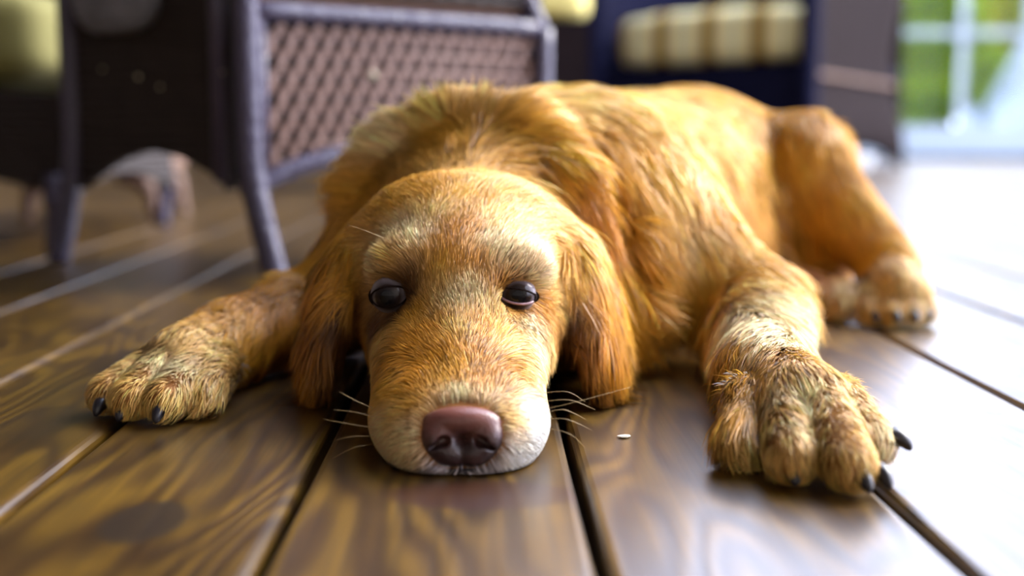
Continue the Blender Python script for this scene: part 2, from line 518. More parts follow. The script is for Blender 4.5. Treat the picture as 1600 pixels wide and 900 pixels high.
L2 = (P2 - P0).length; L1 = (P1 - P0).length
arch2 = lambda t: 0.112 + 0.055 * math.sin(math.pi * t) ** 0.8
pole('top_rail', [on(P0, d02, 0.0, ZR), on(P0, d02, L2 * .5, ZR), on(P0, d02, L2, ZR)], 0.0125, M_pole, ch)
pole('bottom_rail', [on(P0, d02, L2 * t, arch2(t)) for t in np.linspace(0, 1, 9)], 0.0125, M_pole, ch, sm=3)
pole('side_stile', [on(P0, d02, 0.026, 0.13), on(P0, d02, 0.026, ZR)], 0.009, M_pole, ch)
# caned panel: two families of slanting strands, each strand its own piece
cane = empty('caned_panel', (P0.x, P0.y, 0)); cane.parent = ch; cane.matrix_parent_inverse = wm(ch).inverted()
nr = Vector((-d02.y, d02.x, 0))
slope = 1.75
pitch = 0.0262
zlo = lambda s: arch2(s / L2) + 0.006
zhi = ZR - 0.006
for fam in (1, -1):
    s0 = -0.25 if fam == 1 else 0.0
    s = s0
    while s < L2 + 0.25:
        # strand: s(z) = s + fam*(z-0.10)/slope ; cut to the panel
        zz = np.linspace(0.10, ZR, 60)
        ss = s + fam * (zz - 0.10) / slope
        ok = (ss > 0.030) & (ss < L2 - 0.01) & (zz > np.array([zlo(min(max(x, 0), L2)) for x in ss])) & (zz < zhi)
        if ok.sum() > 4:
            za, zb = zz[ok][0], zz[ok][-1]
            sa, sb = ss[ok][0], ss[ok][-1]
            off = nr * (0.002 if fam == 1 else 0.0055)
            a = Vector(on(P0, d02, sa, za)) + off; b = Vector(on(P0, d02, sb, zb)) + off
            t = (b - a).normalized(); wv = t.cross(nr).normalized() * 0.0043
            bm = bmesh.new()
            fr = [bm.verts.new(a - wv), bm.verts.new(a + wv), bm.verts.new(b + wv), bm.verts.new(b - wv)]
            bk = [bm.verts.new(v.co + nr * 0.0026) for v in fr]
            bm.faces.new(fr); bm.faces.new(bk[::-1])
            for k in range(4): bm.faces.new((fr[k], bk[k], bk[(k + 1) % 4], fr[(k + 1) % 4]))
            obj('cane_strand', bm, M_cane, cane)
        s += pitch
# horizontal strands pass between them
for z in np.arange(0.126, zhi, 0.0229):
    ss = [s for s in np.linspace(0.03, L2 - 0.012, 80) if zlo(s) < z]
    if len(ss) < 5: continue
    runs = [(ss[0], ss[-1])]
    if zlo(L2 / 2) > z:
        l = [s for s in ss if s < L2 / 2]; r = [s for s in ss if s > L2 / 2]
        runs = [(x[0], x[-1]) for x in (l, r) if len(x) > 2]
    for sa, sb in runs:
        bm = bmesh.new()
        tube(bm, [Vector(on(P0, d02, sa, z)) + nr * 0.0036, Vector(on(P0, d02, sb, z)) + nr * 0.0036], 0.0022, 6)
        obj('cane_strand', bm, M_cane, cane)
# dark sheet for the shaded inside behind the cane, the closed left side, the upper side and the seat
P0i = P0 + nr * 0.05; P2i = P2 + nr * 0.05
panel('shade_backing', (P0i.x, P0i.y), (P2i.x, P2i.y), lambda t: arch2(t) + 0.0, ZR, 0.006, M_rear, ch)  # near-black sheet stands in for shade inside the chair
archl = lambda t: 0.115 + 0.05 * math.sin(math.pi * min(1, t * 1.05)) ** 0.9 - 0.01 * t
panel('woven_front', (P1.x, P1.y), (P0.x + d01.x * 0.03, P0.y + d01.y * 0.03), lambda t: archl(1 - t), 0.56, 0.012, M_wick, ch)
P0u = P0 + d02 * 0.018 + nr * 0.012; P2u = P2 - d02 * 0.016 + nr * 0.012
panel('upper_side', (P0u.x, P0u.y), (P2u.x, P2u.y), ZR + 0.014, 0.56, 0.012, M_wick3, ch, lean=0.02)
sl = P2 - d02 * 0.002
tp = sl - d02 * 0.06 + nr * 0.02
pole('slanted_stile', [(sl.x, sl.y, ZR), tuple((sl * .75 + tp * .25).xy) + (ZR + 0.03,), (tp.x, tp.y, 0.46), (tp.x, tp.y, 0.56)], 0.013, M_pole, ch)
bm = bmesh.new()
vs_ = [bm.verts.new((p.x, p.y, z)) for z in (0.36, 0.38) for p in (P0, P2, P3, P1)]
bm.faces.new(vs_[:4][::-1]); bm.faces.new(vs_[4:])
for k in range(4): bm.faces.new((vs_[k], vs_[(k + 1) % 4], vs_[4 + (k + 1) % 4], vs_[4 + k]))
obj('seat', bm, M_wick, ch)
panel('woven_back', (P2.x, P2.y), (P3.x, P3.y), 0.17, 0.40, 0.012, M_wick, ch)
# round grey pad that hangs over the dark side
g0 = Vector(at(180, -30, 1.68))
bm = bmesh.new()
bmesh.ops.create_uvsphere(bm, u_segments=36, v_segments=24, radius=1.0)
ang = math.atan2(d01.y, d01.x)
for v in bm.verts:
    x, y, z = v.co
    s = (abs(x) ** 3 + abs(y) ** 3 + abs(z) ** 3) ** (1 / 3) or 1
    x, y, z = x / s * 0.085, y / s * 0.030, z / s * 0.068
    v.co = (g0.x + x * math.cos(ang) - y * math.sin(ang), g0.y + x * math.sin(ang) + y * math.cos(ang), g0.z + z)
for f in bm.faces: f.smooth = True
tag(obj('arm_pad', bm, M_greyw, ch), label='rounded grey woven scroll')
# pale flecks set on the weave
M_fleck = mat('pale_fleck', srgb(206, 196, 170), 0.8)
for (px, py, Y_, r) in ((347, 113, 1.545, .004), (216, 120, 1.63, .0028), (250, 136, 1.60, .0022), (337, 136, 1.545, .0018), (160, 108, 1.70, .002)):
    d = ray(px, py); o3 = Vector((0, 0, H)); dv = Vector(d)
    n1 = Vector((-d01.y, d01.x, 0))
    if n1.dot(dv) > 0: n1 = -n1
    a = P0 + n1 * 0.002
    k = (a - o3).dot(n1) / dv.dot(n1)
    p = o3 + dv * k
    bm = bmesh.new(); bmesh.ops.create_icosphere(bm, subdivisions=2, radius=r, matrix=Matrix.Translation(p))
    obj('pale_spot', bm, M_fleck, ch)
p = P0 + d02 * 0.14
k = (p - Vector((0, 0, H))).dot(nr) / Vector(ray(582, 117)).dot(nr)
p = Vector((0, 0, H)) + Vector(ray(582, 117)) * k
bm = bmesh.new(); bmesh.ops.create_icosphere(bm, subdivisions=2, radius=0.0055, matrix=Matrix.Translation(p))
tag(obj('pale_spot', bm, M_fleck, ch), label='pale spot in the cane')

# --- the chair at the left edge with the olive cushion
lc = empty('wicker_chair', (-0.95, 2.05, 0))
tag(lc, 'dark low wicker chair with an olive cushion at the left edge', 'chair')
A0 = Vector((-0.655, 1.955, 0)); A1 = Vector((-1.25, 2.02, 0)); back = Vector((0.03, 0.55, 0))
low = lambda t: 0.075 + 0.04 * math.sin(math.pi * t)
panel('woven_front', (A1.x, A1.y), (A0.x, A0.y), lambda t: 0.085 + 0.05 * math.sin(math.pi * t), lambda t: 0.262 - 0.02 * t ** 3, 0.015, M_wick, lc)
panel('woven_side', (A0.x, A0.y), ((A0 + back).x, (A0 + back).y), low, 0.242, 0.015, M_wick, lc)
panel('woven_side', ((A1 + back).x, (A1 + back).y), (A1.x, A1.y), low, 0.262, 0.015, M_wick, lc)
panel('woven_back', ((A0 + back).x, (A0 + back).y), ((A1 + back).x, (A1 + back).y), 0.10, 0.75, 0.02, M_wick, lc)
for b in (A0, A1, A0 + back, A1 + back):
    sx = -0.02 if b.x > -0.9 else 0.02
    pole('leg', [(b.x + sx * 1.4, b.y + 0.01, 0), (b.x + sx * 1.1, b.y + 0.01, 0.06), (b.x + sx, b.y + 0.012, 0.12)], [0.013] * 6 + [0.018] * 5, M_pole, lc)
nbox('seat', (A1.x + 0.02, A1.y - 0.02, 0.20), (A0.x - 0.02, A1.y + 0.5, 0.235), M_wick, lc)
oc = cushion('seat_cushion', (-1.20, 1.955, 0.264), (-0.675, 2.44, 0.41), M_olive, None, 0.0, 0.5)
tag(oc, 'olive green seat cushion on the wicker chair at the left edge', 'cushion')

# --- small side table behind, seen only by its curved leg
stb = empty('side_table', (-0.83, 2.75, 0))
tag(stb, 'tan wicker side table with curved legs glimpsed under the caned chair', 'table')
M_tan = mat('tan_cane', srgb(112, 84, 66), 0.6, 0.2, 30)
for (sx, sy) in ((1, -1), (-1, -1), (1, 1), (-1, 1)):
    bx, by = -0.83 + sx * 0.125, 2.75 + sy * 0.12
    pole('leg', [(bx + sx * 0.012, by, 0), (bx + sx * 0.004, by, 0.03), (bx, by, 0.06), (bx - sx * 0.02, by, 0.085), (bx - sx * 0.065, by, 0.098)], [0.012] * 5 + [0.015] * 6 + [0.022] * 6 + [0.020] * 4, M_tan, stb)
nbox('table_top', (-0.97, 2.61, 0.10), (-0.69, 2.89, 0.13), M_tan, stb, 0.008)

# --- chair with the pale yellow cushion in the middle distance
mc = empty('wicker_chair', (0.25, 4.3, 0))
tag(mc, 'brown wicker chair with a pale yellow cushion behind the caned chair', 'chair')
x0, x1, y0 = -0.35, 0.335, 4.2
panel('woven_front', (x0, y0), (x1, y0), lambda t: 0.09 + 0.05 * math.sin(math.pi * t), 0.555, 0.02, M_wick2, mc)
panel('woven_side', (x1, y0), (x1 + 0.02, y0 + 0.6), lambda t: 0.09 + 0.05 * math.sin(math.pi * t), 0.555, 0.02, M_wick2, mc)
panel('woven_side', (x0, y0 + 0.6), (x0, y0), lambda t: 0.09 + 0.05 * math.sin(math.pi * t), 0.555, 0.02, M_wick2, mc)
panel('woven_back', (x1 + 0.02, y0 + 0.6), (x0, y0 + 0.6), 0.12, 1.0, 0.03, M_wick2, mc)
for (bx, by) in ((x0 + .03, y0 + .03), (x1 - .03, y0 + .03), (x0 + .03, y0 + .57), (x1 - .02, y0 + .57)):
    pole('leg', [(bx, by, 0), (bx, by, 0.07), (bx, by, 0.16)], 0.022, M_wick2, mc)
nbox('seat', (x0 + 0.02, y0 + 0.02, 0.50), (x1 - 0.02, y0 + 0.58, 0.53), M_wick2, mc)
tag(cushion('seat_cushion', (x0 + 0.02, y0 - 0.03, 0.555), (x1 + 0.01, y0 + 0.5, 0.72), M_yel, None, 0.0, 0.4), 'pale yellow seat cushion on the brown wicker chair', 'cushion')

# --- large chair by the door: navy open front, brown woven side, striped cushion
sf = empty('wicker_sofa', (1.4, 5.6, 0))
tag(sf, 'large brown wicker seat with navy frame in front of the glazed door', 'seat')
C0 = Vector((1.42, 5.55, 0)); CL = Vector((0.55, 6.45, 0)); CR = Vector((2.13, 6.45, 0)); CB = CL + CR - C0
dl = (CL - C0).normalized(); dr = (CR - C0).normalized()


def hourglass(name, p0, p1, material, parent, zt=1.05, nz=16):
    """side with a waist: the two upright edges are drawn in at mid-height"""
    bm = bmesh.new()
    d = (p1 - p0).normalized(); n1 = Vector((-d.y, d.x, 0)); L = (p1 - p0).length
    rows = []
    n = 14
    for side in (0, 0.03):
        for j in range(nz + 1):
            v = j / nz
            z = v * zt
            waist = 0.16 * math.exp(-((z - 0.52) / 0.28) ** 2)
            r = []
            for i in range(n + 1):
                u = i / n
                s = L * u - waist * max(0, (u - 0.2) / 0.8) ** 1.0
                zz = z
                base = 0.11 * math.sin(math.pi * u) ** 0.7
                zz = base + (zt - base) * v
                bow = 0.03 * math.exp(-((z - 0.1) / 0.2) ** 2)
                q = p0 + d * s + n1 * (side - bow)
                r.append(bm.verts.new((q.x, q.y, zz)))
            rows.append(r)
    h = nz + 1
    for b0 in (0, h):
        for j in range(nz):
            for i in range(n):
                bm.faces.new((rows[b0 + j][i], rows[b0 + j][i + 1], rows[b0 + j + 1][i + 1], rows[b0 + j + 1][i]))
    for j in range(nz):
        for i in (0, n):
            bm.faces.new((rows[j][i], rows[j + 1][i], rows[h + j + 1][i], rows[h + j][i]))
    for i in range(n):
        for j in (0, nz):
            bm.faces.new((rows[j][i], rows[j][i + 1], rows[h + j][i + 1], rows[h + j][i]))
    return obj(name, bm, material, parent, True)


hourglass('woven_side', C0, CR, M_wick2, sf)
LR = (CR - C0).length
pole('band', [tuple((C0 + dr * LR * t - Vector((-dr.y, dr.x, 0)) * 0.012).xy) + (0.44 - 0.03 * t,) for t in (0.03, 0.3, 0.6, 0.88)], 0.012, M_wick3, sf)
pole('front_post', [(C0.x, C0.y, 0), (C0.x, C0.y, 0.5), (C0.x, C0.y, 1.1)], 0.045, M_navy, sf, 12)
pole('front_post', [(CL.x, CL.y, 0), (CL.x, CL.y, 0.5), (CL.x, CL.y, 1.1)], 0.05, M_navy, sf, 12)
panel('front_apron', (CL.x, CL.y), (C0.x, C0.y), lambda t: 0.10 + 0.05 * math.sin(math.pi * t), 0.50, 0.03, M_navy, sf)
panel('woven_side', (CB.x, CB.y), (CL.x, CL.y), 0.1, 1.05, 0.03, M_navy, sf)
panel('woven_back', (CR.x, CR.y), (CB.x, CB.y), 0.1, 1.25, 0.03, M_wick2, sf)
bm = bmesh.new()
vs_ = [bm.verts.new((p.x, p.y, z)) for z in (0.46, 0.49) for p in (C0, CR, CB, CL)]
bm.faces.new(vs_[:4][::-1]); bm.faces.new(vs_[4:])
for k in range(4): bm.faces.new((vs_[k], vs_[(k + 1) % 4], vs_[4 + (k + 1) % 4], vs_[4 + k]))
obj('seat', bm, M_navy, sf)
nrm_l = Vector((dl.y, -dl.x, 0))
if nrm_l.y < 0: nrm_l = -nrm_l
pole('arm_rail', [tuple((C0 + Vector((0, 0, 0))).xy) + (1.06,), tuple(((C0 + CL) / 2).xy) + (1.06,), tuple(CL.xy) + (1.06,)], 0.04, M_navy, sf)

m, nt, b_ = new_mat('striped_cushion')
tc = N(nt, 'ShaderNodeTexCoord')
wv = N(nt, 'ShaderNodeTexWave'); wv.bands_direction = 'X'; wv.inputs['Scale'].default_value = 1.1; wv.inputs['Distortion'].default_value = 0.0; wv.inputs['Phase Offset'].default_value = 0.6
nt.links.new(tc.outputs['Object'], wv.inputs[0])
rp = N(nt, 'ShaderNodeValToRGB')
rp.color_ramp.elements[0].position = 0.06; rp.color_ramp.elements[0].color = srgb(120, 92, 56)
rp.color_ramp.elements[1].position = 0.16; rp.color_ramp.elements[1].color = srgb(245, 205, 90)
e3 = rp.color_ramp.elements.new(0.45); e3.color = srgb(250, 238, 180)
nt.links.new(wv.outputs['Fac'], rp.inputs[0]); nt.links.new(rp.outputs[0], b_.inputs['Base Color']); b_.inputs['Roughness'].default_value = 0.9
M_stripe = m
Lc = (CL - C0).length
cc = (C0 + CL) / 2 + nrm_l * 0.20
sc_ = cushion('striped_cushion', (-Lc / 2 + 0.06, -0.14, 0.0), (Lc / 2 - 0.06, 0.14, 0.26), M_stripe, None, 0.0, 0.2)
sc_.location = (cc.x, cc.y, 0.50)
sc_.rotation_euler = (0, 0, math.atan2(dl.y, dl.x))
tag(sc_, 'yellow and cream striped cushion inside the navy framed seat', 'cushion')

# --- small white bowl on the floor
M_bowl = mat('white_enamel', srgb(232, 236, 240), 0.3, 0.04)
M_shade = mat('bowl_shade', srgb(40, 44, 48), 0.7, 0.1)
bw = empty('pet_bowl', (1.33, 4.6, 0))
tag(bw, 'small white bowl on the floor beside the dog hind leg', 'bowl')
bx, by = 1.34, 4.6


def lathe(name, prof, material, parent, n=32):
    bm = bmesh.new()
    rings = [[bm.verts.new((bx + r * math.cos(2 * math.pi * k / n), by + r * math.sin(2 * math.pi * k / n), z)) for k in range(n)] for r, z in prof]
    for A, B in zip(rings[:-1], rings[1:]):
        for k in range(n):
            f = bm.faces.new((A[k], A[(k + 1) % n], B[(k + 1) % n], B[k])); f.smooth = True
    bm.faces.new(rings[0][::-1]); bm.faces.new(rings[-1])
    return obj(name, bm, material, parent)


lathe('shade_foot', [(0.05, 0.0), (0.055, 0.0), (0.055, 0.03), (0.045, 0.035)], M_shade, bw)  # dark foot stands in for the shadow under the bowl
lathe('bowl_shell', [(0.045, 0.032), (0.07, 0.05), (0.085, 0.09), (0.088, 0.095), (0.082, 0.09), (0.06, 0.055), (0.01, 0.045)], M_bowl, bw)

# ------------------------------------------------------------------ the dog
# The body is one continuous surface: a smooth blend of tapered limbs and rounded masses, meshed on a grid.
GH = 0.0036
GLO = np.array([-0.31, 0.59, -0.012])
GHI = np.array([0.50, 1.64, 0.285])
GN = np.ceil((GHI - GLO) / GH).astype(int) + 1
gx = GLO[0] + GH * np.arange(GN[0]); gy = GLO[1] + GH * np.arange(GN[1]); gz = GLO[2] + GH * np.arange(GN[2])
field = np.full(GN, 0.2, np.float32)
PRIMS = []          # (kind, data, region) kept to find the region of a hair


def d_cone(P, a, ra, b, rb):
    ab = b - a
    t = np.clip(((P - a) @ ab) / (ab @ ab), 0, 1)
    q = P - a - t[..., None] * ab
    return np.sqrt((q * q).sum(-1)) - (ra + (rb - ra) * t)


def d_ell(P, c, r, R):
    q = (P - c) @ R
    k0 = np.sqrt(((q / r) ** 2).sum(-1)) + 1e-9
    k1 = np.sqrt(((q / (r * r)) ** 2).sum(-1)) + 1e-9
    return k0 * (k0 - 1) / k1


def blend(fun, lo, hi, k, sub=False):
    m = 0.06 + k
    i0 = np.clip(np.floor((np.array(lo) - m - GLO) / GH).astype(int), 0, GN - 1)
    i1 = np.clip(np.ceil((np.array(hi) + m - GLO) / GH).astype(int) + 1, 1, GN)
    sl = tuple(slice(a, b) for a, b in zip(i0, i1))
    P = np.stack(np.meshgrid(gx[sl[0]], gy[sl[1]], gz[sl[2]], indexing='ij'), -1)
    d = fun(P)
    f = field[sl]
    if sub:
        h = np.clip(0.5 - 0.5 * (d + f) / k, 0, 1)
        field[sl] = f * (1 - h) + (-d) * h + k * h * (1 - h)
    else:
        h = np.clip(0.5 + 0.5 * (f - d) / k, 0, 1)
        field[sl] = f * (1 - h) + d * h - k * h * (1 - h)


def cone(reg, a, ra, b, rb, k=0.02):
    a = np.array(a, float); b = np.array(b, float)
    r = max(ra, rb)
    blend(lambda P: d_cone(P, a, ra, b, rb), np.minimum(a, b) - r, np.maximum(a, b) + r, k)
    PRIMS.append((reg, lambda P: d_cone(P, a, ra, b, rb)))


def ell(reg, c, r, k=0.02, rot=(0, 0, 0), sub=False):
    c = np.array(c, float); r = np.array(r, float)
    R = np.array(Matrix.Rotation(rot[2], 3, 'Z') @ Matrix.Rotation(rot[1], 3, 'Y') @ Matrix.Rotation(rot[0], 3, 'X'))
    m = r.max()
    blend(lambda P: d_ell(P, c, r, R), c - m, c + m, k, sub)
    if not sub: PRIMS.append((reg, lambda P: d_ell(P, c, r, R)))


HX = -0.018
rad = math.radians
# trunk
ell('chest', (0.028, 1.085, 0.098), (0.143, 0.16, 0.112), 0.03)
cone('trunk', (0.07, 1.13, 0.108), 0.112, (0.205, 1.36, 0.112), 0.116, 0.04)
ell('trunk', (0.185, 1.27, 0.06), (0.10, 0.15, 0.065), 0.04, (0, 0, rad(-30)))
ell('rump', (0.24, 1.43, 0.108), (0.115, 0.135, 0.118), 0.05)
# neck
cone('neck', (HX, 0.92, 0.085), 0.066, (0.015, 1.05, 0.105), 0.098, 0.03)
ell('chest', (0.075, 1.0, 0.055), (0.062, 0.06, 0.06), 0.03)
# hind leg
cone('hindleg', (0.285, 1.45, 0.115), 0.085, (0.335, 1.335, 0.163), 0.040, 0.025)
cone('hindleg', (0.335, 1.345, 0.150), 0.050, (0.340, 1.34, 0.05), 0.050, 0.022)
cone('hindleg', (0.338, 1.325, 0.155), 0.038, (0.405, 1.255, 0.055), 0.027, 0.02)
cone('hindleg', (0.405, 1.255, 0.050), 0.025, (0.398, 1.205, 0.034), 0.026, 0.015)
for (kx, ky, tx, ty) in ((0.380, 1.21, 0.370, 1.182), (0.392, 1.205, 0.386, 1.172), (0.407, 1.207, 0.404, 1.174), (0.420, 1.215, 0.420, 1.186)):
    cone('hindpaw', (kx, ky, 0.032), 0.013, (tx, ty, 0.014), 0.0115, 0.008)
cone('farhind', (0.26, 1.30, 0.03), 0.034, (0.345, 1.215, 0.022), 0.018, 0.02)
# right-hand foreleg (image right)
cone('foreleg_r', (0.10, 1.07, 0.125), 0.082, (0.205, 0.995, 0.055), 0.036, 0.04)
cone('foreleg_r', (0.216, 0.985, 0.047), 0.034, (0.180, 0.80, 0.029), 0.026, 0.02)
cone('foreleg_r', (0.180, 0.80, 0.029), 0.026, (0.182, 0.705, 0.029), 0.025, 0.012)
for (a, b) in (((0.154, 0.724, 0.029), (0.141, 0.678, 0.014)), ((0.171, 0.705, 0.036), (0.161, 0.643, 0.015)),
               ((0.189, 0.70, 0.036), (0.187, 0.627, 0.015)), ((0.205, 0.716, 0.030), (0.209, 0.664, 0.017))):
    cone('forepaw_r', a, 0.0135, b, 0.0125, 0.004)
# left-hand foreleg
cone('foreleg_l', (-0.05, 1.07, 0.10), 0.070, (-0.128, 1.02, 0.048), 0.029, 0.025)
cone('foreleg_l', (-0.128, 1.02, 0.046), 0.033, (-0.190, 0.925, 0.032), 0.027, 0.02)
cone('foreleg_l', (-0.190, 0.925, 0.032), 0.027, (-0.210, 0.855, 0.028), 0.024, 0.012)
for (a, b) in (((-0.226, 0.860, 0.028), (-0.251, 0.815, 0.014)), ((-0.214, 0.85, 0.033), (-0.231, 0.797, 0.015)),
               ((-0.199, 0.848, 0.031), (-0.208, 0.793, 0.014)), ((-0.185, 0.857, 0.026), (-0.187, 0.812, 0.013))):
    cone('forepaw_l', a, 0.0132, b, 0.012, 0.004)


def surf(px, py, sink=0.0):
    d = ray(px, py); d = d / np.linalg.norm(d)
    tt = np.arange(0.55, 1.7, 0.002)
    P = np.array([0, 0, H]) + d * tt[:, None]
    g = (P - GLO) / GH
    i = np.clip(np.round(g).astype(int), 0, GN - 1)
    f = field[i[:, 0], i[:, 1], i[:, 2]]
    k = int(np.argmax(f < 0)) if (f < 0).any() else int(np.argmin(f))
    return P[k] + d * sink


# roll of loose skin behind the head, fold before the haunch, fold behind the shoulder
roll_pts = [surf(x, y, k) for (x, y, k) in ((590, 300, .034), (640, 240, .032), (720, 208, .030), (810, 218, .026), (880, 285, .024), (925, 380, .024), (950, 470, .024))]
for a, b in zip(roll_pts[:-1], roll_pts[1:]):
    cone('neck', a, 0.029, b, 0.029, 0.008)
for (x0, y0, x1, y1, r) in ((1196, 215, 1212, 360, 0.010), (925, 240, 965, 330, 0.009), (965, 330, 985, 450, 0.009)):
    a = surf(x0, y0); b = surf(x1, y1)
    n_ = 7
    for t in np.linspace(0, 1, n_):
        c3 = surf(x0 + (x1 - x0) * t, y0 + (y1 - y0) * t)
        ell('x', c3, (r, r, r), 0.012, sub=True)
cone('chest', (-0.065, 1.06, 0.12), 0.055, (-0.100, 1.03, 0.06), 0.036, 0.025)
# head
ell('head', (HX, 0.885, 0.086), (0.077, 0.085, 0.0685), 0.02)
for s in (-1, 1): ell('head', (HX + s * 0.026, 0.878, 0.103), (0.047, 0.055, 0.046), 0.02)
ell('head', (HX, 0.835, 0.083), (0.056, 0.060, 0.046), 0.02)
ell('head', (HX, 0.82, 0.032), (0.044, 0.085, 0.034), 0.02)
cone('muzzle', (HX + 0.002, 0.697, 0.021), 0.022, (HX, 0.79, 0.052), 0.035, 0.02)
for s in (-1, 1):
    cone('head', (HX + s * 0.026, 0.745, 0.036), 0.018, (HX + s * 0.039, 0.84, 0.055), 0.026, 0.02)
    ell('head', (HX + s * 0.036, 0.806, 0.101), (0.020, 0.018, 0.013), 0.016)
    ell('muzzle', (HX + 0.002 + s * 0.022, 0.702, 0.017), (0.0245, 0.040, 0.0215), 0.020, (0, 0, rad(-8 * s)))
    cone('muzzle', (HX + s * 0.027, 0.715, 0.024), 0.018, (HX + s * 0.027, 0.77, 0.036), 0.018, 0.016)
    # eye sockets
    ell('head', (HX + s * 0.0406 - 0.004, 0.783, 0.083), (0.0135, 0.012, 0.011), 0.006, sub=True)
ell('muzzle', (HX + 0.002, 0.693, 0.010), (0.030, 0.030, 0.013), 0.01)
ell('muzzle', (HX + 0.0036, 0.664, 0.019), (0.017, 0.010, 0.014), 0.004, sub=True)
# ears
ell('ear_l', (HX - 0.077, 0.880, 0.086), (0.017, 0.036, 0.034), 0.016, (0, rad(14), 0))
ell('ear_l', (HX - 0.092, 0.868, 0.060), (0.012, 0.040, 0.040), 0.014, (0, rad(10), rad(12)))
ell('ear_l', (HX - 0.099, 0.852, 0.036), (0.009, 0.030, 0.026), 0.012, (0, rad(6), rad(15)))
ell('ear_r', (HX + 0.078, 0.884, 0.090), (0.017, 0.036, 0.034), 0.016, (0, rad(-16), 0))
ell('ear_r', (HX + 0.090, 0.872, 0.060), (0.013, 0.042, 0.040), 0.014, (0, rad(-16), rad(-15)))
ell('ear_r', (HX + 0.097, 0.855, 0.034), (0.009, 0.032, 0.028), 0.012, (0, rad(-14), rad(-20)))

field = np.maximum(field, (0.0015 - gz)[None, None, :])


def surface_nets(F):
    S = F < 0
    nx, ny, nz = [n - 1 for n in F.shape]
    cnt = np.zeros((nx, ny, nz), np.int8)
    for dx in (0, 1):
        for dy in (0, 1):
            for dz in (0, 1):
                cnt += S[dx:dx + nx, dy:dy + ny, dz:dz + nz]
    act = (cnt > 0) & (cnt < 8)
    idx = np.full((nx, ny, nz), -1, np.int64)
    c = np.argwhere(act)
    idx[act] = np.arange(len(c))
    acc = np.zeros((len(c), 3)); w = np.zeros(len(c))
    corners = [(i, j, k) for i in (0, 1) for j in (0, 1) for k in (0, 1)]
    for a in corners:
        for ax in range(3):
            if a[ax]: continue
            b = list(a); b[ax] = 1
            fa = F[c[:, 0] + a[0], c[:, 1] + a[1], c[:, 2] + a[2]]
            fb = F[c[:, 0] + b[0], c[:, 1] + b[1], c[:, 2] + b[2]]
            x = (fa < 0) != (fb < 0)
            t = np.where(x, fa / np.where(x, fa - fb, 1), 0)
            p = np.array(a, float)[None, :] + t[:, None] * (np.array(b) - np.array(a))[None, :]
            acc += p * x[:, None]; w += x
    V = GLO + (c + acc / w[:, None]) * GH
    Q = []
    for ax in range(3):
        sh = [slice(1, -1)] * 3
        A = [slice(1, -1)] * 3; B = [slice(1, -1)] * 3
        A[ax] = slice(0, -1); B[ax] = slice(1, None)
        sa = S[tuple(A)]; sb = S[tuple(B)]
        e = np.argwhere(sa != sb)
        o = np.array([1, 1, 1]); o[ax] = 0
        g = e + o
        flip = sa[e[:, 0], e[:, 1], e[:, 2]]
        u, v = (ax + 1) % 3, (ax + 2) % 3
        du = np.zeros(3, int); du[u] = 1
        dv = np.zeros(3, int); dv[v] = 1
        ids = []
        for off in (-du - dv, -dv, np.zeros(3, int), -du):
            h = g + off
            ids.append(idx[h[:, 0], h[:, 1], h[:, 2]])
        q = np.stack(ids, 1)
        q[~flip] = q[~flip][:, ::-1]
        Q.append(q)
    return V, np.concatenate(Q)


def trilin(F, P):
    g = (P - GLO) / GH
    i = np.clip(np.floor(g).astype(int), 0, np.array(F.shape[:3]) - 2)
    t = np.clip(g - i, 0, 1)
    out = 0
    for dx in (0, 1):
        for dy in (0, 1):
            for dz in (0, 1):
                w = (t[:, 0] if dx else 1 - t[:, 0]) * (t[:, 1] if dy else 1 - t[:, 1]) * (t[:, 2] if dz else 1 - t[:, 2])
                v = F[i[:, 0] + dx, i[:, 1] + dy, i[:, 2] + dz]
                out = out + (w[:, None] if v.ndim > 1 else w) * v
    return out


def fdist(P): return trilin(field, P)


def fgrad(P):
    e = GH * 0.9
    g = np.stack([fdist(P + np.eye(3)[a] * e) - fdist(P - np.eye(3)[a] * e) for a in range(3)], -1)
    return g / (np.linalg.norm(g, axis=1, keepdims=True) + 1e-9)


BV, BQ = surface_nets(field)
for _ in range(3):                                       # relax the grid pattern, then pull back on the surface
    s = np.zeros_like(BV); n = np.zeros(len(BV))
    for a in range(4):
        i, j = BQ[:, a], BQ[:, (a + 1) % 4]
        np.add.at(s, i, BV[j]); np.add.at(n, i, 1)
        np.add.at(s, j, BV[i]); np.add.at(n, j, 1)
    BV = 0.5 * BV + 0.5 * s / np.maximum(n, 1)[:, None]
    gN = fgrad(BV)
    BV = BV - gN * fdist(BV)[:, None] * 0.7


def np_mesh(name, V, faces_n, loops):
    me = bpy.data.meshes.new(name)
    me.vertices.add(len(V)); me.vertices.foreach_set('co', np.ascontiguousarray(V, np.float32).ravel())
    me.loops.add(len(loops)); me.loops.foreach_set('vertex_index', loops.astype(np.int32))
    me.polygons.add(len(faces_n))
    me.polygons.foreach_set('loop_start', np.concatenate([[0], np.cumsum(faces_n)[:-1]]).astype(np.int32))
    me.update(calc_edges=True)
    me.validate()
    return me


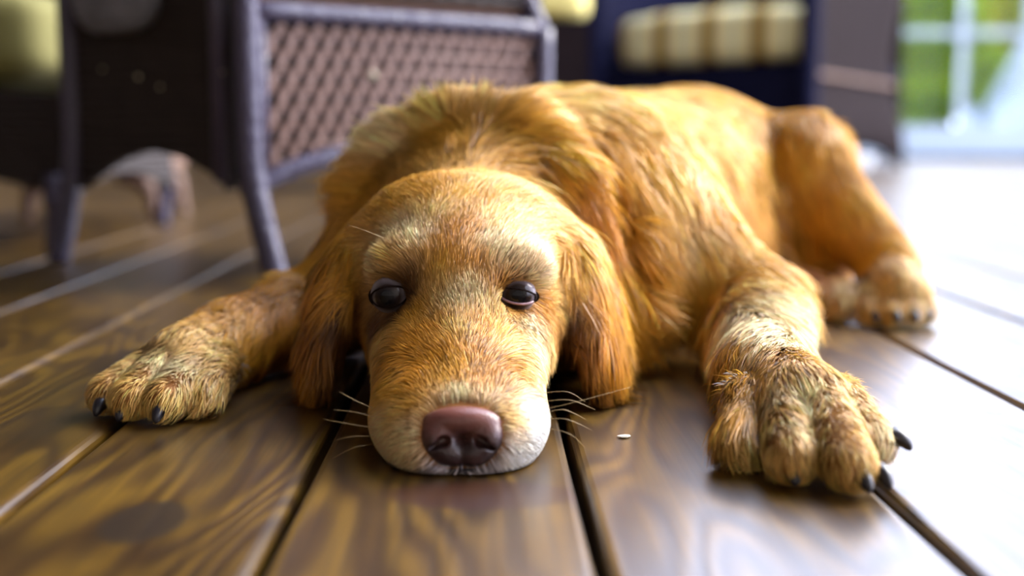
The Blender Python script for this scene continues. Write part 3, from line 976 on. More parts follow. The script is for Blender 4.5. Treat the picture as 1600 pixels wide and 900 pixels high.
dog = empty('dog', (0.1, 1.1, 0))
tag(dog, 'golden retriever lying flat on the planks with its chin on the floor', 'dog')
M_skin, nt, b_ = new_mat('skin_under_fur')
b_.inputs['Base Color'].default_value = srgb(150, 96, 40); b_.inputs['Roughness'].default_value = 0.8
nzs = N(nt, 'ShaderNodeTexNoise'); nzs.inputs['Scale'].default_value = 60
mxs = N(nt, 'ShaderNodeMix'); mxs.data_type = 'RGBA'; mxs.inputs[6].default_value = srgb(120, 72, 26); mxs.inputs[7].default_value = srgb(168, 110, 46)
nt.links.new(nzs.outputs[0], mxs.inputs[0]); nt.links.new(mxs.outputs[2], b_.inputs['Base Color'])
body = obj('body', np_mesh('body', BV, np.full(len(BQ), 4), BQ.ravel()), M_skin, dog, True)
bvh = BVHTree.FromPolygons([Vector(v) for v in BV], [tuple(int(i) for i in q) for q in BQ])
CAM = np.array([0, 0, H])


def hit(px, py):
    d = Vector(ray(px, py)).normalized()
    loc, nor, _, _ = bvh.ray_cast(Vector(CAM), d)
    if loc is None:
        # just off the outline: the closest surface point to the sight line
        best = None
        for Y in np.arange(0.6, 1.5, 0.03):
            q = bvh.find_nearest(Vector(at(px, py, Y)))
            if best is None or q[3] < best[1]: best = (q[0], q[3])
        loc = best[0]
    return np.array(loc)

# ---- fur: combed by guides laid on the body (place, flow, length in cm, lift from the skin)
GUIDES = [
    # bridge of the nose and forehead
    (720, 630, 0, -1, 0.5, .25), (690, 600, -.3, -1, 0.6, .25), (745, 600, .3, -1, 0.6, .25), (718, 560, 0, -1, 0.8, .25), (716, 500, 0, -1, 1.0, .3),
    (680, 540, -.7, -.6, 0.9, .3), (755, 540, .7, -.6, 0.9, .3), (710, 450, 0, -1, 1.1, .35), (700, 400, -.15, -1, 1.3, .35), (660, 380, -.4, -1, 1.4, .35),
    (750, 390, .4, -1, 1.4, .35), (640, 330, -.5, -1, 1.6, .3), (720, 330, .1, -1, 1.5, .3), (800, 340, .6, -1, 1.6, .3), (720, 285, 0, -1, 1.6, .2),
    (640, 295, -.6, -.8, 1.7, .25), (800, 300, .7, -.7, 1.7, .25), (580, 340, -.9, -.3, 1.9, .25), (855, 340, .9, -.2, 1.9, .25),
    # brows, round the eyes
    (605, 425, -.6, -.6, 1.2, .4), (810, 425, .6, -.6, 1.2, .4), (565, 440, -1, 0.1, 1.2, .3), (850, 440, 1, .1, 1.2, .3), (640, 470, .1, -1, .8, .25), (770, 470, -.1, -1, .8, .25),
    (605, 500, -.5, .9, .8, .2), (810, 495, .5, .9, .8, .2), (570, 490, -.7, .7, 1.0, .25), (845, 490, .7, .7, 1.0, .25),
    # cheeks
    (590, 550, -.5, .9, 1.1, .25), (840, 550, .5, .9, 1.1, .25), (620, 590, -.6, .6, .9, .25), (820, 590, .6, .6, .9, .25), (570, 540, -.4, .9, 1.3, .25), (860, 540, .4, .9, 1.3, .25), (600, 620, -.7, .5, 1.0, .3), (835, 620, .7, .5, 1.0, .3),
    # muzzle
    (630, 640, -1, .2, .6, .25), (810, 640, 1, .2, .6, .25), (600, 680, -1, .3, .6, .3), (835, 680, 1, .3, .6, .3), (640, 710, -.8, .7, .6, .3), (790, 710, .8, .7, .6, .3),
    (720, 738, 0, 1, .4, .3), (670, 735, -.4, 1, .5, .3), (770, 735, .4, 1, .5, .3), (640, 670, -1, .3, .5, .3), (800, 670, 1, .3, .5, .3),
    # ears
    (545, 380, -.5, 1, 2.6, .2), (520, 430, -.35, 1, 3.0, .2), (505, 500, -.15, 1, 3.2, .2), (490, 560, -.1, 1, 3.0, .2), (885, 380, .55, 1, 2.8, .2), (920, 440, .3, 1, 3.0, .22), (940, 510, .1, 1, 3.0, .22), (955, 560, .25, 1, 2.8, .22),
    # neck and ruff
    (560, 270, -.8, -.6, 3.2, .35), (600, 230, -.7, -.7, 3.2, .35), (680, 190, -.3, -1, 3.2, .3), (760, 160, .2, -1, 3.0, .25), (820, 170, .7, -.4, 3.4, .25), (860, 240, 1, .3, 3.4, .3), (900, 320, .8, .8, 3.6, .35), (520, 350, -1, -.1, 3.4, .3), (490, 420, -1, .4, 3.0, .25),
    (800, 215, .6, -.3, 3.2, .35), (700, 225, -.3, -.9, 3.0, .3), (960, 420, .5, 1, 4.2, .35), (990, 500, .1, 1, 4.5, .3), (1000, 560, -.2, 1, 4.5, .25),
    # shoulder, upper arm
    (950, 250, .8, .7, 3.6, .3), (1000, 350, .7, .9, 3.8, .35), (1060, 430, .7, .9, 3.8, .35), (1100, 500, .3, 1, 3.8, .35), (1100, 400, .9, .6, 3.4, .3), (1180, 440, .9, .5, 2.8, .25), (900, 160, 1, .1, 3.4, .2),
    # trunk
    (1000, 170, 1, .5, 3.4, .18), (1050, 260, .6, 1, 3.4, .22), (1100, 180, .9, .6, 3.2, .18), (1130, 300, .35, 1, 3.2, .2), (1180, 240, .5, 1, 3.2, .2), (1170, 370, .3, 1, 3.4, .2), (1150, 150, 1, .6, 3.0, .15),
    # hind leg
    (1240, 190, .5, .6, 2.6, .2), (1260, 270, .35, 1, 2.8, .22), (1300, 300, .6, 1, 2.8, .22), (1340, 370, .7, 1, 2.4, .2), (1260, 360, .2, 1, 3.0, .25), (1390, 420, .5, 1, 1.6, .2), (1400, 460, 0, 1, 1.2, .2), (1420, 490, 0, 1, 1.0, .2), (1300, 420, .5, 1, 2.4, .2),
    # right-hand foreleg and paw
    (1230, 480, .1, 1, 2.2, .2), (1190, 520, 0, 1, 2.2, .25), (1160, 540, -.2, 1, 2.4, .3), (1190, 590, .1, 1, 1.8, .25), (1160, 640, -.2, 1, 2.2, .3), (1230, 620, .4, 1, 1.5, .2), (1240, 670, .2, 1, 1.1, .2), (1300, 680, .5, 1, 1.0, .2), (1350, 720, .4, 1, .8, .18), (1280, 740, .2, 1, .8, .18), (1220, 730, 0, 1, .9, .2), (1340, 770, .1, 1, .7, .15),
    # left-hand foreleg and paw
    (440, 480, -.9, .5, 2.2, .2), (400, 530, -.8, .7, 2.0, .25), (350, 550, -1, .4, 1.5, .2), (300, 560, -1, .35, 1.3, .2), (250, 590, -.8, .6, .9, .2), (180, 610, -.7, .8, .8, .18), (340, 600, -.6, .9, 1.8, .25), (280, 620, -.6, .9, 1.0, .2), (230, 625, -.4, 1, .8, .18),
]
# coat colours by place, shade at ears and knee painted in (place, colour, weight)
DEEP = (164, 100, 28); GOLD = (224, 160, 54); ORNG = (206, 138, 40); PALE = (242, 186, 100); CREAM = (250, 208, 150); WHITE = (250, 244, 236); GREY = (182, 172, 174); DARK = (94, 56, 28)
COLS = [
    (720, 620, CREAM), (700, 600, GOLD), (745, 600, ORNG), (685, 565, ORNG), (755, 560, ORNG), (660, 580, ORNG), (780, 585, ORNG), (715, 575, GOLD), (716, 520, PALE), (680, 525, ORNG), (755, 525, ORNG), (650, 545, ORNG), (712, 470, CREAM), (735, 460, CREAM), (690, 455, PALE),
    (715, 425, ORNG), (700, 395, ORNG), (690, 430, GOLD), (740, 420, ORNG), (655, 385, CREAM), (640, 365, CREAM), (665, 350, PALE), (760, 395, CREAM), (785, 400, CREAM), (720, 370, ORNG), (620, 330, GOLD), (700, 320, GOLD), (760, 330, GOLD), (740, 282, PALE), (690, 290, GOLD), (820, 330, GOLD), (780, 360, PALE), (590, 310, GOLD), (560, 350, GOLD), (860, 360, GOLD), (850, 310, PALE), (640, 290, GOLD),
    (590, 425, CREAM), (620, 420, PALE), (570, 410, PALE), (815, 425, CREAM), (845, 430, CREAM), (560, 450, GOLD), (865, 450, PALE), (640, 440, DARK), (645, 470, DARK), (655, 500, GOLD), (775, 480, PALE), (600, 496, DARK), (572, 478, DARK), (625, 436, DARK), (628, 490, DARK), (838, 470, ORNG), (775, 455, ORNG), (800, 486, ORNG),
    (605, 525, PALE), (590, 560, PALE), (640, 540, ORNG), (820, 500, CREAM), (830, 540, CREAM), (835, 590, CREAM), (780, 520, GOLD), (800, 560, GOLD), (860, 560, GOLD), (610, 600, GOLD), (560, 560, ORNG),
    (650, 608, ORNG), (645, 635, GOLD), (630, 615, GOLD), (795, 600, ORNG), (620, 650, PALE), (600, 670, CREAM), (620, 700, CREAM), (590, 690, CREAM), (650, 715, CREAM), (680, 738, GREY), (720, 740, GREY), (760, 738, GREY), (800, 720, WHITE), (830, 690, WHITE), (845, 660, WHITE), (820, 640, WHITE), (795, 620, GOLD), (790, 650, PALE), (640, 680, CREAM),
    (540, 380, ORNG), (510, 440, DEEP), (500, 500, DEEP), (490, 560, ORNG), (535, 500, DARK), (545, 540, DARK), (520, 560, DARK), (885, 480, DARK), (895, 540, DARK), (905, 590, DARK), (880, 390, GOLD), (910, 440, ORNG), (900, 500, DEEP), (940, 520, ORNG), (965, 590, GOLD), (890, 560, DEEP), (950, 450, GOLD),  # DARK guides paint the shaded gaps between ears and cheeks
    (560, 250, PALE), (620, 210, CREAM), (680, 190, PALE), (760, 160, PALE), (700, 230, GOLD), (800, 220, GOLD), (860, 200, GOLD), (520, 340, GOLD), (490, 420, GOLD), (840, 150, PALE), (900, 150, PALE),
    (900, 280, ORNG), (940, 330, ORNG), (960, 240, GOLD), (1000, 330, GOLD), (960, 430, GOLD), (990, 520, PALE), (1060, 430, GOLD), (1100, 500, ORNG), (1100, 390, GOLD), (1180, 440, PALE), (1060, 350, PALE),
    (1000, 160, PALE), (1060, 250, GOLD), (1100, 170, PALE), (1130, 320, GOLD), (1180, 220, GOLD), (1170, 370, GOLD), (1250, 180, GOLD), (1260, 260, GOLD), (1310, 300, GOLD), (1350, 380, GOLD), (1260, 370, ORNG), (1400, 440, PALE), (1400, 480, PALE), (1420, 500, CREAM), (1340, 450, CREAM), (1250, 430, DEEP),  # last guide paints the shadow under the knee
    (1220, 470, CREAM), (1200, 520, CREAM), (1160, 530, GOLD), (1145, 510, CREAM), (1180, 590, GOLD), (1220, 620, CREAM), (1160, 640, GOLD), (1210, 640, PALE), (1260, 660, PALE), (1320, 680, PALE), (1380, 720, CREAM), (1290, 730, PALE), (1220, 720, PALE), (1340, 770, PALE), (1260, 700, PALE), (1300, 650, PALE), (1240, 660, CREAM), (1300, 760, PALE), (1200, 690, PALE),
    (440, 480, ORNG), (400, 520, GOLD), (340, 550, PALE), (280, 570, CREAM), (200, 600, PALE), (240, 620, PALE), (330, 600, PALE), (370, 590, GOLD), (440, 560, DEEP),
]


def idw(P, G, A, p=4.0, eps=0.006):
    out = np.empty((len(P), A.shape[1]))
    for s in range(0, len(P), 40000):
        d2 = ((P[s:s + 40000, None, :] - G[None]) ** 2).sum(-1) + eps * eps
        w = d2 ** (-p / 2)
        out[s:s + 40000] = (w @ A) / w.sum(1, keepdims=True)
    return out


g_pos = np.array([hit(g[0], g[1]) for g in GUIDES])
g_nor = fgrad(g_pos)
RIGHT = RC[:, 0]; DOWN = -RC[:, 1]
g_dir = []
for g, p, n in zip(GUIDES, g_pos, g_nor):
    # the flow is drawn as seen from the front, then laid down on the skin
    view = (p - CAM) / np.linalg.norm(p - CAM)
    d = RIGHT * g[2] + DOWN * g[3]
    d = d / np.linalg.norm(d)
    dn = view @ n
    t = d - view * ((d @ n) / dn) if abs(dn) > 0.25 else d - n * (d @ n)
    if np.linalg.norm(t) > 3: t = d - n * (d @ n)
    g_dir.append(t / (np.linalg.norm(t) + 1e-9))
g_val = np.hstack([np.array(g_dir), np.array([[g[4] * 0.01, g[5]] for g in GUIDES])])
c_pos = np.array([hit(c[0], c[1]) for c in COLS])
c_val = np.array([srgb(*c[2])[:3] for c in COLS])

# hair roots
T = np.concatenate([BQ[:, [0, 1, 2]], BQ[:, [0, 2, 3]]])
a_, b2, c_ = BV[T[:, 0]], BV[T[:, 1]], BV[T[:, 2]]
area = 0.5 * np.linalg.norm(np.cross(b2 - a_, c_ - a_), axis=1)
ctr = (a_ + b2 + c_) / 3
tn = fgrad(ctr)
dens = np.where(ctr[:, 1] < 0.93, 1.0, np.clip(1.0 - (ctr[:, 1] - 0.93) * 1.6, 0.35, 1))
facing = ((CAM - ctr) * tn).sum(1) / np.linalg.norm(CAM - ctr, axis=1)
dens = dens * np.where(facing < -0.35, 0.35, 1.0)
dens = dens * np.where(ctr[:, 2] < 0.004, 0.0, 1.0)
# short coat on the face stands denser
face = (ctr[:, 1] < 0.86) & (np.abs(ctr[:, 0] - HX) < 0.075)
dens = dens * np.where(face, 2.6, 1.0)
NH = 340000
pick = rng.choice(len(T), NH, p=area * dens / (area * dens).sum())
u = np.sqrt(rng.random(NH)); v = rng.random(NH)
R0 = (1 - u)[:, None] * a_[pick] + (u * (1 - v))[:, None] * b2[pick] + (u * v)[:, None] * c_[pick]

# bare places: nose leather, eyes, lip edge
NOSE = np.array([HX + 0.0036, 0.668, 0.0225])
EYES = [np.array([HX - 0.0446, 0.790, 0.0835]), np.array([HX + 0.0366, 0.790, 0.0835])]
keep = (((R0 - NOSE) / np.array([0.0225, 0.018, 0.0175])) ** 2).sum(1) > 1
for e in EYES:
    q = R0 - e
    keep &= ~(((q[:, 0] / 0.0114) ** 2 + ((q[:, 2] + 0.0016) / (0.0066 if e[0] < HX else 0.0050)) ** 2 < 1) & (np.abs(q[:, 1]) < 0.03))
R0 = R0[keep]; NH = len(R0)
NRM = fgrad(R0)
val = idw(R0, g_pos, g_val)
D = val[:, :3]; LEN = val[:, 3]; LIFT = val[:, 4]
colr = idw(R0, c_pos, c_val, 3.6, 0.0062)


def hash_cells(P, size, seed):
    w = P + 0.35 * size * np.stack([np.sin(P[:, 1] / size * 1.7 + seed), np.sin(P[:, 2] / size * 1.9 + seed * 2), np.sin(P[:, 0] / size * 1.3 + seed * 3)], 1)
    c = np.floor(w / size).astype(np.int64)
    key = (c[:, 0] * 73856093) ^ (c[:, 1] * 19349663) ^ (c[:, 2] * 83492791) ^ (seed * 2654435761)
    uq, inv = np.unique(key, return_inverse=True)
    return inv, len(uq)


def smooth_noise(P, freq, seed):
    r = np.random.default_rng(seed)
    o = np.zeros((len(P), 3))
    for i in range(7):
        k = r.normal(size=(3, 3)) * freq
        o += np.sin(P @ k.T + r.random(3) * 6.28)
    return o / 2.6


def tangent(d, n):
    t = d - n * (d * n).sum(1, keepdims=True)
    return t / (np.linalg.norm(t, axis=1, keepdims=True) + 1e-9)


furry = np.clip((LEN - 0.006) / 0.02, 0, 1)[:, None]           # 0 on the face, 1 on the long coat
D = tangent(D, NRM)
D = tangent(D + smooth_noise(R0, 28, 1) * 0.22 * furry + smooth_noise(R0, 70, 2) * 0.22, NRM)
# tufts
inv, nc = hash_cells(R0, 0.0085, 5)
cm = np.stack([np.bincount(inv, R0[:, a], nc) for a in range(3)], 1) / np.bincount(inv, minlength=nc)[:, None]
crand = rng.normal(size=(nc, 3)); cl = rng.normal(size=nc)
inv2, nc2 = hash_cells(R0, 0.022, 9)
crand2 = rng.normal(size=(nc2, 3)); cl2 = rng.normal(size=nc2)
D = tangent(D + (crand[inv] * 0.13 + crand2[inv2] * 0.09) * (0.35 + 0.65 * furry) + rng.normal(size=(NH, 3)) * 0.12, NRM)
LEN = LEN * np.clip(1 + 0.16 * rng.normal(size=NH) + 0.12 * cl[inv], 0.5, 1.5)
LIFT = np.clip(LIFT * (1 + 0.25 * rng.normal(size=NH) + 0.2 * cl[inv]), 0.05, 1.0)
KP = 4
ts = np.linspace(0, 1, KP)
pts = np.empty((NH, KP, 3))
droop = np.array([0, 0, -1.0])
for k, t in enumerate(ts):
    up = LIFT * (t - 0.55 * t * t) * LEN
    p = R0 + D * (LEN * t)[:, None] * 0.95 + NRM * up[:, None] + droop * (LEN * 0.16 * t * t)[:, None]
    # gather tufts towards their tips
    gather = (cm[inv] - R0)
    gather -= NRM * (gather * NRM).sum(1, keepdims=True)
    p = p + gather * (0.42 * t ** 1.5) * furry * 1.0
    pts[:, k] = p
# keep the hair outside the body and above the floor
for k in range(1, KP):
    for _ in range(2):
        d = fdist(pts[:, k]); m = 0.0007 + 0.0010 * k
        bad = d < m
        if bad.any():
            pts[bad, k] += fgrad(pts[bad, k]) * (m - d[bad])[:, None]
    pts[:, k, 2] = np.maximum(pts[:, k, 2], 0.0012)
# keep lashes of the face fur off the eyes and the nose
for e in EYES:
    for k in range(1, KP):
        q = pts[:, k] - e
        near = ((q[:, 0] / 0.0108) ** 2 + ((q[:, 2] + 0.0016) / (0.0056 if e[0] < HX else 0.0042)) ** 2 < 1) & (q[:, 1] > -0.03) & (q[:, 1] < 0.02)
        pts[near, k] = pts[near, k - 1] * 0.7 + pts[near, k] * 0.3
# colour: patch colour, varied by tuft and by hair
bri = np.exp(0.10 * cl2[inv2] * furry[:, 0] + 0.08 * cl[inv] + 0.15 * rng.normal(size=NH))
hue = np.clip(0.04 * cl2[inv2] + 0.06 * rng.normal(size=NH), -0.3, 0.3)
colr = colr * bri[:, None] * np.stack([1 + 0.1 * hue, np.ones(NH), 1 - 0.5 * hue], 1)
colr = np.clip(colr, 0.004, 0.92)
width = (0.00036 + 0.00034 * furry[:, 0]) * np.where(R0[:, 1] > 1.0, 1.35, 1.0) * (0.8 + 0.4 * rng.random(NH))

# region of every hair
dmin = np.full(NH, 9.0); reg = np.zeros(NH, int)
RN = sorted({p[0] for p in PRIMS})
for name, fn in PRIMS:
    d = fn(R0)
    w = d < dmin
    dmin[w] = d[w]; reg[w] = RN.index(name)
FURS = [('head_fur', ('head',), 'short gold and cream fur of the head'), ('muzzle_fur', ('muzzle',), 'short white fur of the muzzle'),
        ('ear_fur', ('ear_l',), 'dark gold hanging ear fringe'), ('ear_fur', ('ear_r',), 'gold hanging ear fringe'),
        ('neck_fur', ('neck', 'chest'), 'thick golden ruff'), ('back_fur', ('trunk', 'rump'), 'golden back coat'),
        ('foreleg_fur', ('foreleg_l',), 'golden foreleg fur'), ('foreleg_fur', ('foreleg_r',), 'golden foreleg fur'),
        ('paw_fur', ('forepaw_l',), 'cream paw fur'), ('paw_fur', ('forepaw_r',), 'cream paw fur'),
        ('hind_leg_fur', ('hindleg', 'farhind'), 'golden hind leg fur'), ('paw_fur', ('hindpaw',), 'cream hind paw fur')]

M_fur, nt, b_ = new_mat('golden_fur')
at_c = N(nt, 'ShaderNodeAttribute'); at_c.attribute_name = 'hair_colour'
at_n = N(nt, 'ShaderNodeAttribute'); at_n.attribute_name = 'hair_normal'
out_ = nt.nodes['Material Output']
nt.links.new(at_c.outputs['Color'], b_.inputs['Base Color'])
b_.inputs['Roughness'].default_value = 0.40
b_.inputs['Specular IOR Level'].default_value = 0.4
nt.links.new(at_n.outputs['Vector'], b_.inputs['Normal'])
trn = N(nt, 'ShaderNodeBsdfTranslucent')
nt.links.new(at_c.outputs['Color'], trn.inputs['Color'])
mxf = N(nt, 'ShaderNodeMixShader'); mxf.inputs[0].default_value = 0.15
nt.links.new(b_.outputs[0], mxf.inputs[1]); nt.links.new(trn.outputs[0], mxf.inputs[2]); nt.links.new(mxf.outputs[0], out_.inputs[0])

roll = rng.normal(size=NH) * 0.7
for fname, regs, lab in FURS:
    sel = np.isin(reg, [RN.index(r) for r in regs])
    n = int(sel.sum())
    if n == 0: continue
    p = pts[sel]; nr = NRM[sel]; w = width[sel]; rl = roll[sel]
    seg = np.gradient(p, axis=1)
    seg /= np.linalg.norm(seg, axis=2, keepdims=True) + 1e-9
    side = np.cross(seg, nr[:, None, :]); side /= np.linalg.norm(side, axis=2, keepdims=True) + 1e-9
    oth = np.cross(side, seg)
    s = side * np.cos(rl)[:, None, None] + oth * np.sin(rl)[:, None, None]
    taper = np.array([0.8, 1.0, 0.75])
    V = np.empty((n, 7, 3), np.float32)
    for k in range(3):
        off = s[:, k] * (w * taper[k] * 0.5)[:, None]
        V[:, 2 * k] = p[:, k] - off; V[:, 2 * k + 1] = p[:, k] + off
    V[:, 6] = p[:, 3]
    base = (np.arange(n) * 7)[:, None]
    lp = (base + np.array([0, 1, 3, 2, 2, 3, 5, 4, 4, 5, 6])[None]).ravel()
    me = np_mesh(fname, V.reshape(-1, 3), np.tile([4, 4, 3], n), lp)
    # shading normal: the coat's surface tilted by each hair's own roundness
    hn = nr + side[:, 1] * (rng.normal(size=n) * 0.35)[:, None] + seg[:, 1] * 0.12
    hn = hn / np.linalg.norm(hn, axis=1, keepdims=True)
    an = me.attributes.new('hair_normal', 'FLOAT_VECTOR', 'POINT')
    an.data.foreach_set('vector', np.repeat(hn, 7, axis=0).astype(np.float32).ravel())
    cc = np.ones((n, 7, 4), np.float32)
    grad = np.array([0.70, 0.70, 0.92, 0.92, 1.1, 1.1, 1.22])  # lighter tips; roots darkened further as painted self-shadow
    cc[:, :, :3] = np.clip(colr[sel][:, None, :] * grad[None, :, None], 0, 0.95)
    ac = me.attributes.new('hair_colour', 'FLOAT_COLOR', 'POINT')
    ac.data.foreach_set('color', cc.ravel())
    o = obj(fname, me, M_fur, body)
    tag(o, label=lab, kind='stuff')

# ---- nose leather, eyes, lip, whiskers, claws
SAVE = (GH, GLO, GN, gx, gy, gz, field)
GH = 0.0008
NC = np.array([HX + 0.0036, 0.668, 0.021])
GLO = NC - np.array([0.028, 0.018, 0.021]); GN = np.array([71, 46, 53])
gx = GLO[0] + GH * np.arange(GN[0]); gy = GLO[1] + GH * np.arange(GN[1]); gz = GLO[2] + GH * np.arange(GN[2])
field = np.full(GN, 0.2, np.float32)
nP = len(PRIMS)
ell('n', NC + [0, 0.004, 0.0075], (0.0220, 0.0115, 0.0085), 0.004, (rad(-20), 0, 0))
for s in (-1, 1):
    ell('n', NC + [s * 0.0135, 0.002, -0.001], (0.0108, 0.0105, 0.0112), 0.003, (0, rad(12 * s), rad(18 * s)))
for s in (-1, 1):
    ell('n', NC + [s * 0.0072, 0.001, -0.0085], (0.0108, 0.0095, 0.0082), 0.003, (0, rad(-14 * s), 0))
for s in (-1, 1):
    ell('n', NC + [s * 0.0100, -0.0095, -0.0010], (0.0043, 0.0085, 0.0034), 0.0015, (0, rad(18 * s), 0), sub=True)
    ell('n', NC + [s * 0.0140, -0.0075, -0.0036], (0.0048, 0.0060, 0.0015), 0.0014, (0, rad(30 * s), 0), sub=True)
ell('n', NC + [0, -0.0100, -0.006], (0.0006, 0.0030, 0.0150), 0.0016, sub=True)
nV, nQ = surface_nets(field)
for _ in range(2):
    nV = nV - fgrad(nV) * fdist(nV)[:, None] * 0.7
del PRIMS[nP:]
GH, GLO, GN, gx, gy, gz, field = SAVE
M_nose, nt, b_ = new_mat('nose_leather')
geo = N(nt, 'ShaderNodeNewGeometry')
nz1 = N(nt, 'ShaderNodeTexNoise'); nz1.inputs['Scale'].default_value = 110; nz1.inputs['Detail'].default_value = 4
nt.links.new(geo.outputs['Position'], nz1.inputs['Vector'])
sp = N(nt, 'ShaderNodeSeparateXYZ'); nt.links.new(geo.outputs['Position'], sp.inputs[0])
mr = N(nt, 'ShaderNodeMapRange'); mr.inputs[1].default_value = 0.017; mr.inputs[2].default_value = 0.036
nt.links.new(sp.outputs['Z'], mr.inputs[0])
ax = N(nt, 'ShaderNodeMath', operation='MULTIPLY_ADD'); ax.inputs[1].default_value = 0.7; ax.inputs[2].default_value = -0.33
nt.links.new(nz1.outputs[0], ax.inputs[0])
ad = N(nt, 'ShaderNodeMath', operation='ADD'); ad.use_clamp = True
nt.links.new(ax.outputs[0], ad.inputs[0]); nt.links.new(mr.outputs[0], ad.inputs[1])
mxn = N(nt, 'ShaderNodeMix'); mxn.data_type = 'RGBA'; mxn.inputs[6].default_value = srgb(46, 30, 30); mxn.inputs[7].default_value = srgb(112, 66, 56)
nt.links.new(ad.outputs[0], mxn.inputs[0]); nt.links.new(mxn.outputs[2], b_.inputs['Base Color'])
b_.inputs['Roughness'].default_value = 0.34; b_.inputs['Subsurface Weight'].default_value = 0.0
vo = N(nt, 'ShaderNodeTexVoronoi'); vo.inputs['Scale'].default_value = 900
nt.links.new(geo.outputs['Position'], vo.inputs['Vector'])
bp = N(nt, 'ShaderNodeBump'); bp.inputs['Strength'].default_value = 0.3; bp.inputs['Distance'].default_value = 0.0006
nt.links.new(vo.outputs['Distance'], bp.inputs['Height']); nt.links.new(bp.outputs[0], b_.inputs['Normal'])
nose = obj('nose', np_mesh('nose', nV, np.full(len(nQ), 4), nQ.ravel()), M_nose, dog, True)
tag(nose, label='pinkish brown nose with dark nostrils')

M_eye, nt, b_ = new_mat('dark_eye')
tc = N(nt, 'ShaderNodeTexCoord')
mp = N(nt, 'ShaderNodeMapping'); nt.links.new(tc.outputs['Object'], mp.inputs[0]); mp.inputs['Scale'].default_value = (1, 0, 1)
ln = N(nt, 'ShaderNodeVectorMath', operation='LENGTH'); nt.links.new(mp.outputs[0], ln.inputs[0])
rp = N(nt, 'ShaderNodeValToRGB')
rp.color_ramp.elements[0].position = 0.0046; rp.color_ramp.elements[0].color = (0.004, 0.004, 0.006, 1)
rp.color_ramp.elements[1].position = 0.0056; rp.color_ramp.elements[1].color = (0.030, 0.017, 0.011, 1)
e3 = rp.color_ramp.elements.new(0.0098); e3.color = (0.02, 0.013, 0.012, 1)
e4 = rp.color_ramp.elements.new(0.0112); e4.color = (0.20, 0.17, 0.19, 1)
nt.links.new(ln.outputs['Value'], rp.inputs[0]); nt.links.new(rp.outputs[0], b_.inputs['Base Color'])
b_.inputs['Roughness'].default_value = 0.09; b_.inputs['Specular IOR Level'].default_value = 0.22
M_lid = mat('eyelid_skin', srgb(30, 20, 17), 0.9, 0.3, 200, 0.4, 900, 0.06)
M_lidp = mat('pale_lid_rim', srgb(150, 118, 124), 0.4, 0.3, 200)
M_claw = mat('dark_claw', srgb(32, 28, 34), 0.35, 0.25, 90)
M_lip = mat('dark_lip', srgb(40, 32, 38), 0.4, 0.2, 120)
M_whisk = mat('pale_whisker', srgb(196, 168, 120), 0.5, 0.1)
ER = 0.0125
for s, e in zip((-1, 1), EYES):
    c = e + np.array([0, 0.0030, 0])
    bm = bmesh.new()
    bmesh.ops.create_uvsphere(bm, u_segments=40, v_segments=24, radius=ER)
    me = bpy.data.meshes.new('eye'); bm.to_mesh(me); bm.free()
    eye = bpy.data.objects.new('eye', me); COL.objects.link(eye)
    me.materials.append(M_eye)
    me.polygons.foreach_set('use_smooth', np.ones(len(me.polygons), bool))
    eye.location = c
    eye.rotation_euler = (rad(3), 0, rad(4 * s))
    eye.parent = dog; eye.matrix_parent_inverse = wm(dog).inverted()
    tag(eye, label='dark brown half-shut eye' if s > 0 else 'dark brown open eye')
    # lids: skin from the eye opening out into the coat
    n = 48
    hi, lo, hw, tilt = ((0.0058, 0.0066, 0.0110, rad(8)) if s < 0 else (0.0042, 0.0046, 0.0116, rad(-9)))
    rings = []
    bm = bmesh.new()
    for (grow, r) in ((0.0, ER + 0.0002), (0.0003, ER + 0.0007), (0.0009, ER + 0.0006), (0.0018, ER - 0.0008), (0.0030, ER - 0.0035)):
        ring = []
        for k in range(n):
            a = 2 * math.pi * k / n
            x = math.cos(a); z = math.sin(a)
            zz = (hi if z > 0 else -lo) * abs(z) ** 0.85 * (1.0 if z > 0 else 1.0)
            xx = hw * x
            ln_ = math.hypot(xx, zz)
            xx *= (ln_ + grow) / ln_; zz *= (ln_ + grow) / ln_
            xr = xx * math.cos(tilt) - zz * math.sin(tilt); zr = xx * math.sin(tilt) + zz * math.cos(tilt)
            q = r * r - xr * xr - zr * zr
            y = -math.sqrt(q) if q > 0 else 0.004 * 0 - 0.0
            if grow > 0.0028: y = max(y, -0.006) if q > 0 else 0.0
            ring.append(bm.verts.new((c[0] + xr, c[1] + y, c[2] + zr)))
        rings.append(ring)
    for A, B in zip(rings[:-1], rings[1:]):
        for k in range(n):
            f = bm.faces.new((A[k], A[(k + 1) % n], B[(k + 1) % n], B[k])); f.smooth = True
    lid = obj('eyelid', bm, M_lid, eye)
    if s > 0:
        bm = bmesh.new()
        pl = []
        for k in range(13):
            a = math.pi * (1.12 + 0.76 * k / 12)
            xx = hw * math.cos(a); zz = -lo * abs(math.sin(a)) ** 0.85
            xr = xx * math.cos(tilt) - zz * math.sin(tilt); zr = xx * math.sin(tilt) + zz * math.cos(tilt)
            pl.append((c[0] + xr, c[1] - math.sqrt(max(1e-9, (ER + 0.0009) ** 2 - xr * xr - zr * zr)), c[2] + zr))
        tube(bm, pl, [0.0003] + [0.0008] * 11 + [0.0003], 6)
        obj('lid_rim', bm, M_lidp, eye)

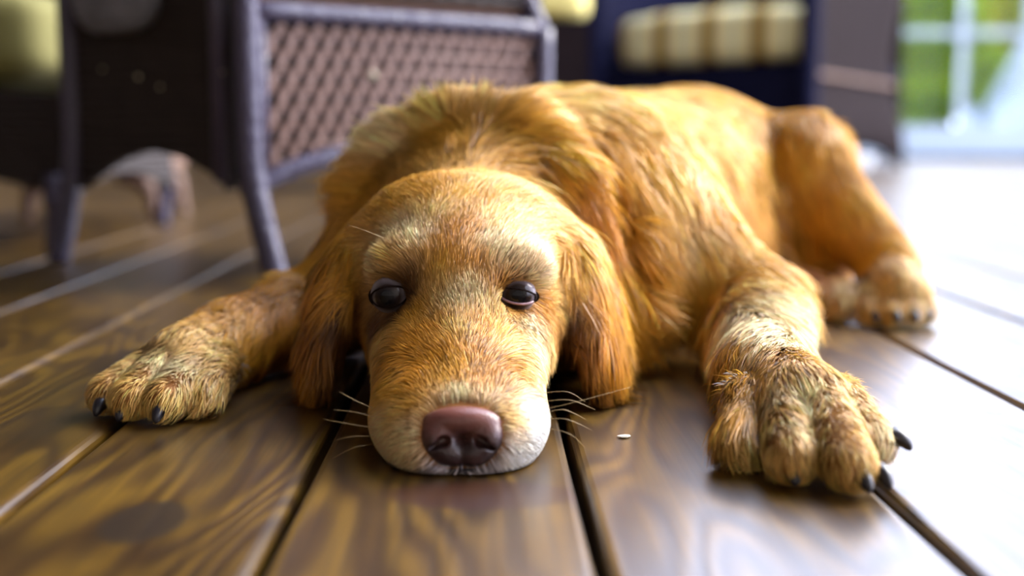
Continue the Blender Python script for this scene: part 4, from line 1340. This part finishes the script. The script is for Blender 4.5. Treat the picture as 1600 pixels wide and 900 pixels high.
# lip line
LX = HX + 0.002
bm = bmesh.new()
lp = spline([(LX - 0.047, 0.712, 0.006), (LX - 0.041, 0.683, 0.004), (LX - 0.026, 0.6665, 0.0035), (LX - 0.008, 0.6625, 0.004), (LX, 0.6628, 0.0055), (LX + 0.008, 0.6625, 0.004), (LX + 0.026, 0.6665, 0.0035), (LX + 0.041, 0.683, 0.004), (LX + 0.047, 0.712, 0.006)], 6)
for i_, p_ in enumerate(lp): p_.y += 0.0032; p_.x = LX + (p_.x - LX) * 0.96; p_.z = 0.0022 if 3 < i_ < len(lp) - 4 else 0.003
tube(bm, lp, 0.0016, 8)
tag(obj('lip', bm, M_lip, dog), label='dark lip edge')
bm = bmesh.new()
tube(bm, [(LX + 0.0012, 0.6615, 0.0075), (LX + 0.0012, 0.6606, 0.0055), (LX + 0.001, 0.661, 0.003)], [0.0010, 0.0012, 0.0009], 6)
obj('philtrum', bm, M_lip, dog)

# whiskers
for (x0, y0, Y_0, x1, y1, x2, y2) in ((842, 628, .705, 890, 625, 930, 640), (846, 640, .70, 900, 628, 985, 605), (848, 655, .695, 885, 655, 925, 672), (840, 615, .715, 885, 612, 915, 628), (850, 668, .69, 890, 678, 915, 700), (845, 648, .70, 880, 640, 915, 655),
                                      (595, 655, .70, 560, 645, 520, 640), (588, 668, .695, 555, 664, 505, 655), (584, 682, .69, 550, 682, 515, 690), (590, 640, .705, 560, 628, 530, 612), (582, 694, .69, 552, 700, 520, 716),
                                      (600, 372, .80, 570, 360, 545, 352)):
    bm = bmesh.new()
    a = at(x0, y0, Y_0); b = at(x1, y1, Y_0 - 0.006); c = at(x2, y2, Y_0 + 0.004)
    tube(bm, spline([a, b, c], 5), [0.0001] * 9 + [0.00008, 0.00004], 4)
    obj('whisker', bm, M_whisk, dog)

# claws
CLAWS = [((0.188, 0.628, 0.011), (0.30, -1, 0)), ((0.200, 0.634, 0.011), (0.3, -1, 0)), ((0.161, 0.648, 0.009), (-0.05, -1, 0)), ((0.141, 0.683, 0.008), (-0.15, -1, 0)), ((0.2125, 0.664, 0.021), (1.0, -0.45, 0.0)),
         ((-0.250, 0.813, 0.010), (-0.2, -1, 0)), ((-0.231, 0.802, 0.009), (-0.3, -1, 0)), ((-0.208, 0.793, 0.010), (-0.1, -1, 0)), ((-0.187, 0.817, 0.008), (-0.05, -1, 0)),
         ((0.370, 1.182, 0.013), (-0.1, -1, 0)), ((0.386, 1.172, 0.014), (0, -1, 0)), ((0.404, 1.174, 0.014), (0, -1, 0)), ((0.420, 1.186, 0.014), (0.1, -1, 0))]
for p, d in CLAWS:
    p = Vector(p); d = Vector(d).normalized()
    bm = bmesh.new()
    a = p + d * 0.004
    q = [a + Vector((0, 0, 0.001)), a + d * 0.006 + Vector((0, 0, 0.0012)), a + d * 0.011 + Vector((0, 0, -0.0015)), a + d * 0.0145 + Vector((0, 0, -0.0055))]
    tube(bm, spline(q, 4), [0.0050, 0.0051, 0.0051, 0.0050, 0.0048, 0.0046, 0.0044, 0.0041, 0.0037, 0.0033, 0.0028, 0.0021, 0.0010], 10)
    for v in bm.verts: v.co.z = max(v.co.z, 0.0008)
    obj('claw', bm, M_claw, dog)

# a pale wood chip on the planks
wx, wy = at(975, 686, 0.748)[:2]
bm = bmesh.new()
bmesh.ops.create_icosphere(bm, subdivisions=2, radius=1.0)
for v in bm.verts:
    v.co = (wx + v.co.x * 0.0042 * (1 + 0.3 * v.co.y), wy + v.co.y * 0.003, 0.0010 + 0.0010 * v.co.z * (1 + 0.4 * v.co.x))
tag(obj('wood_chip', bm, mat('pale_chip', srgb(222, 214, 196), 0.7)), 'tiny pale wood chip on the plank right of the dog nose', 'chip')
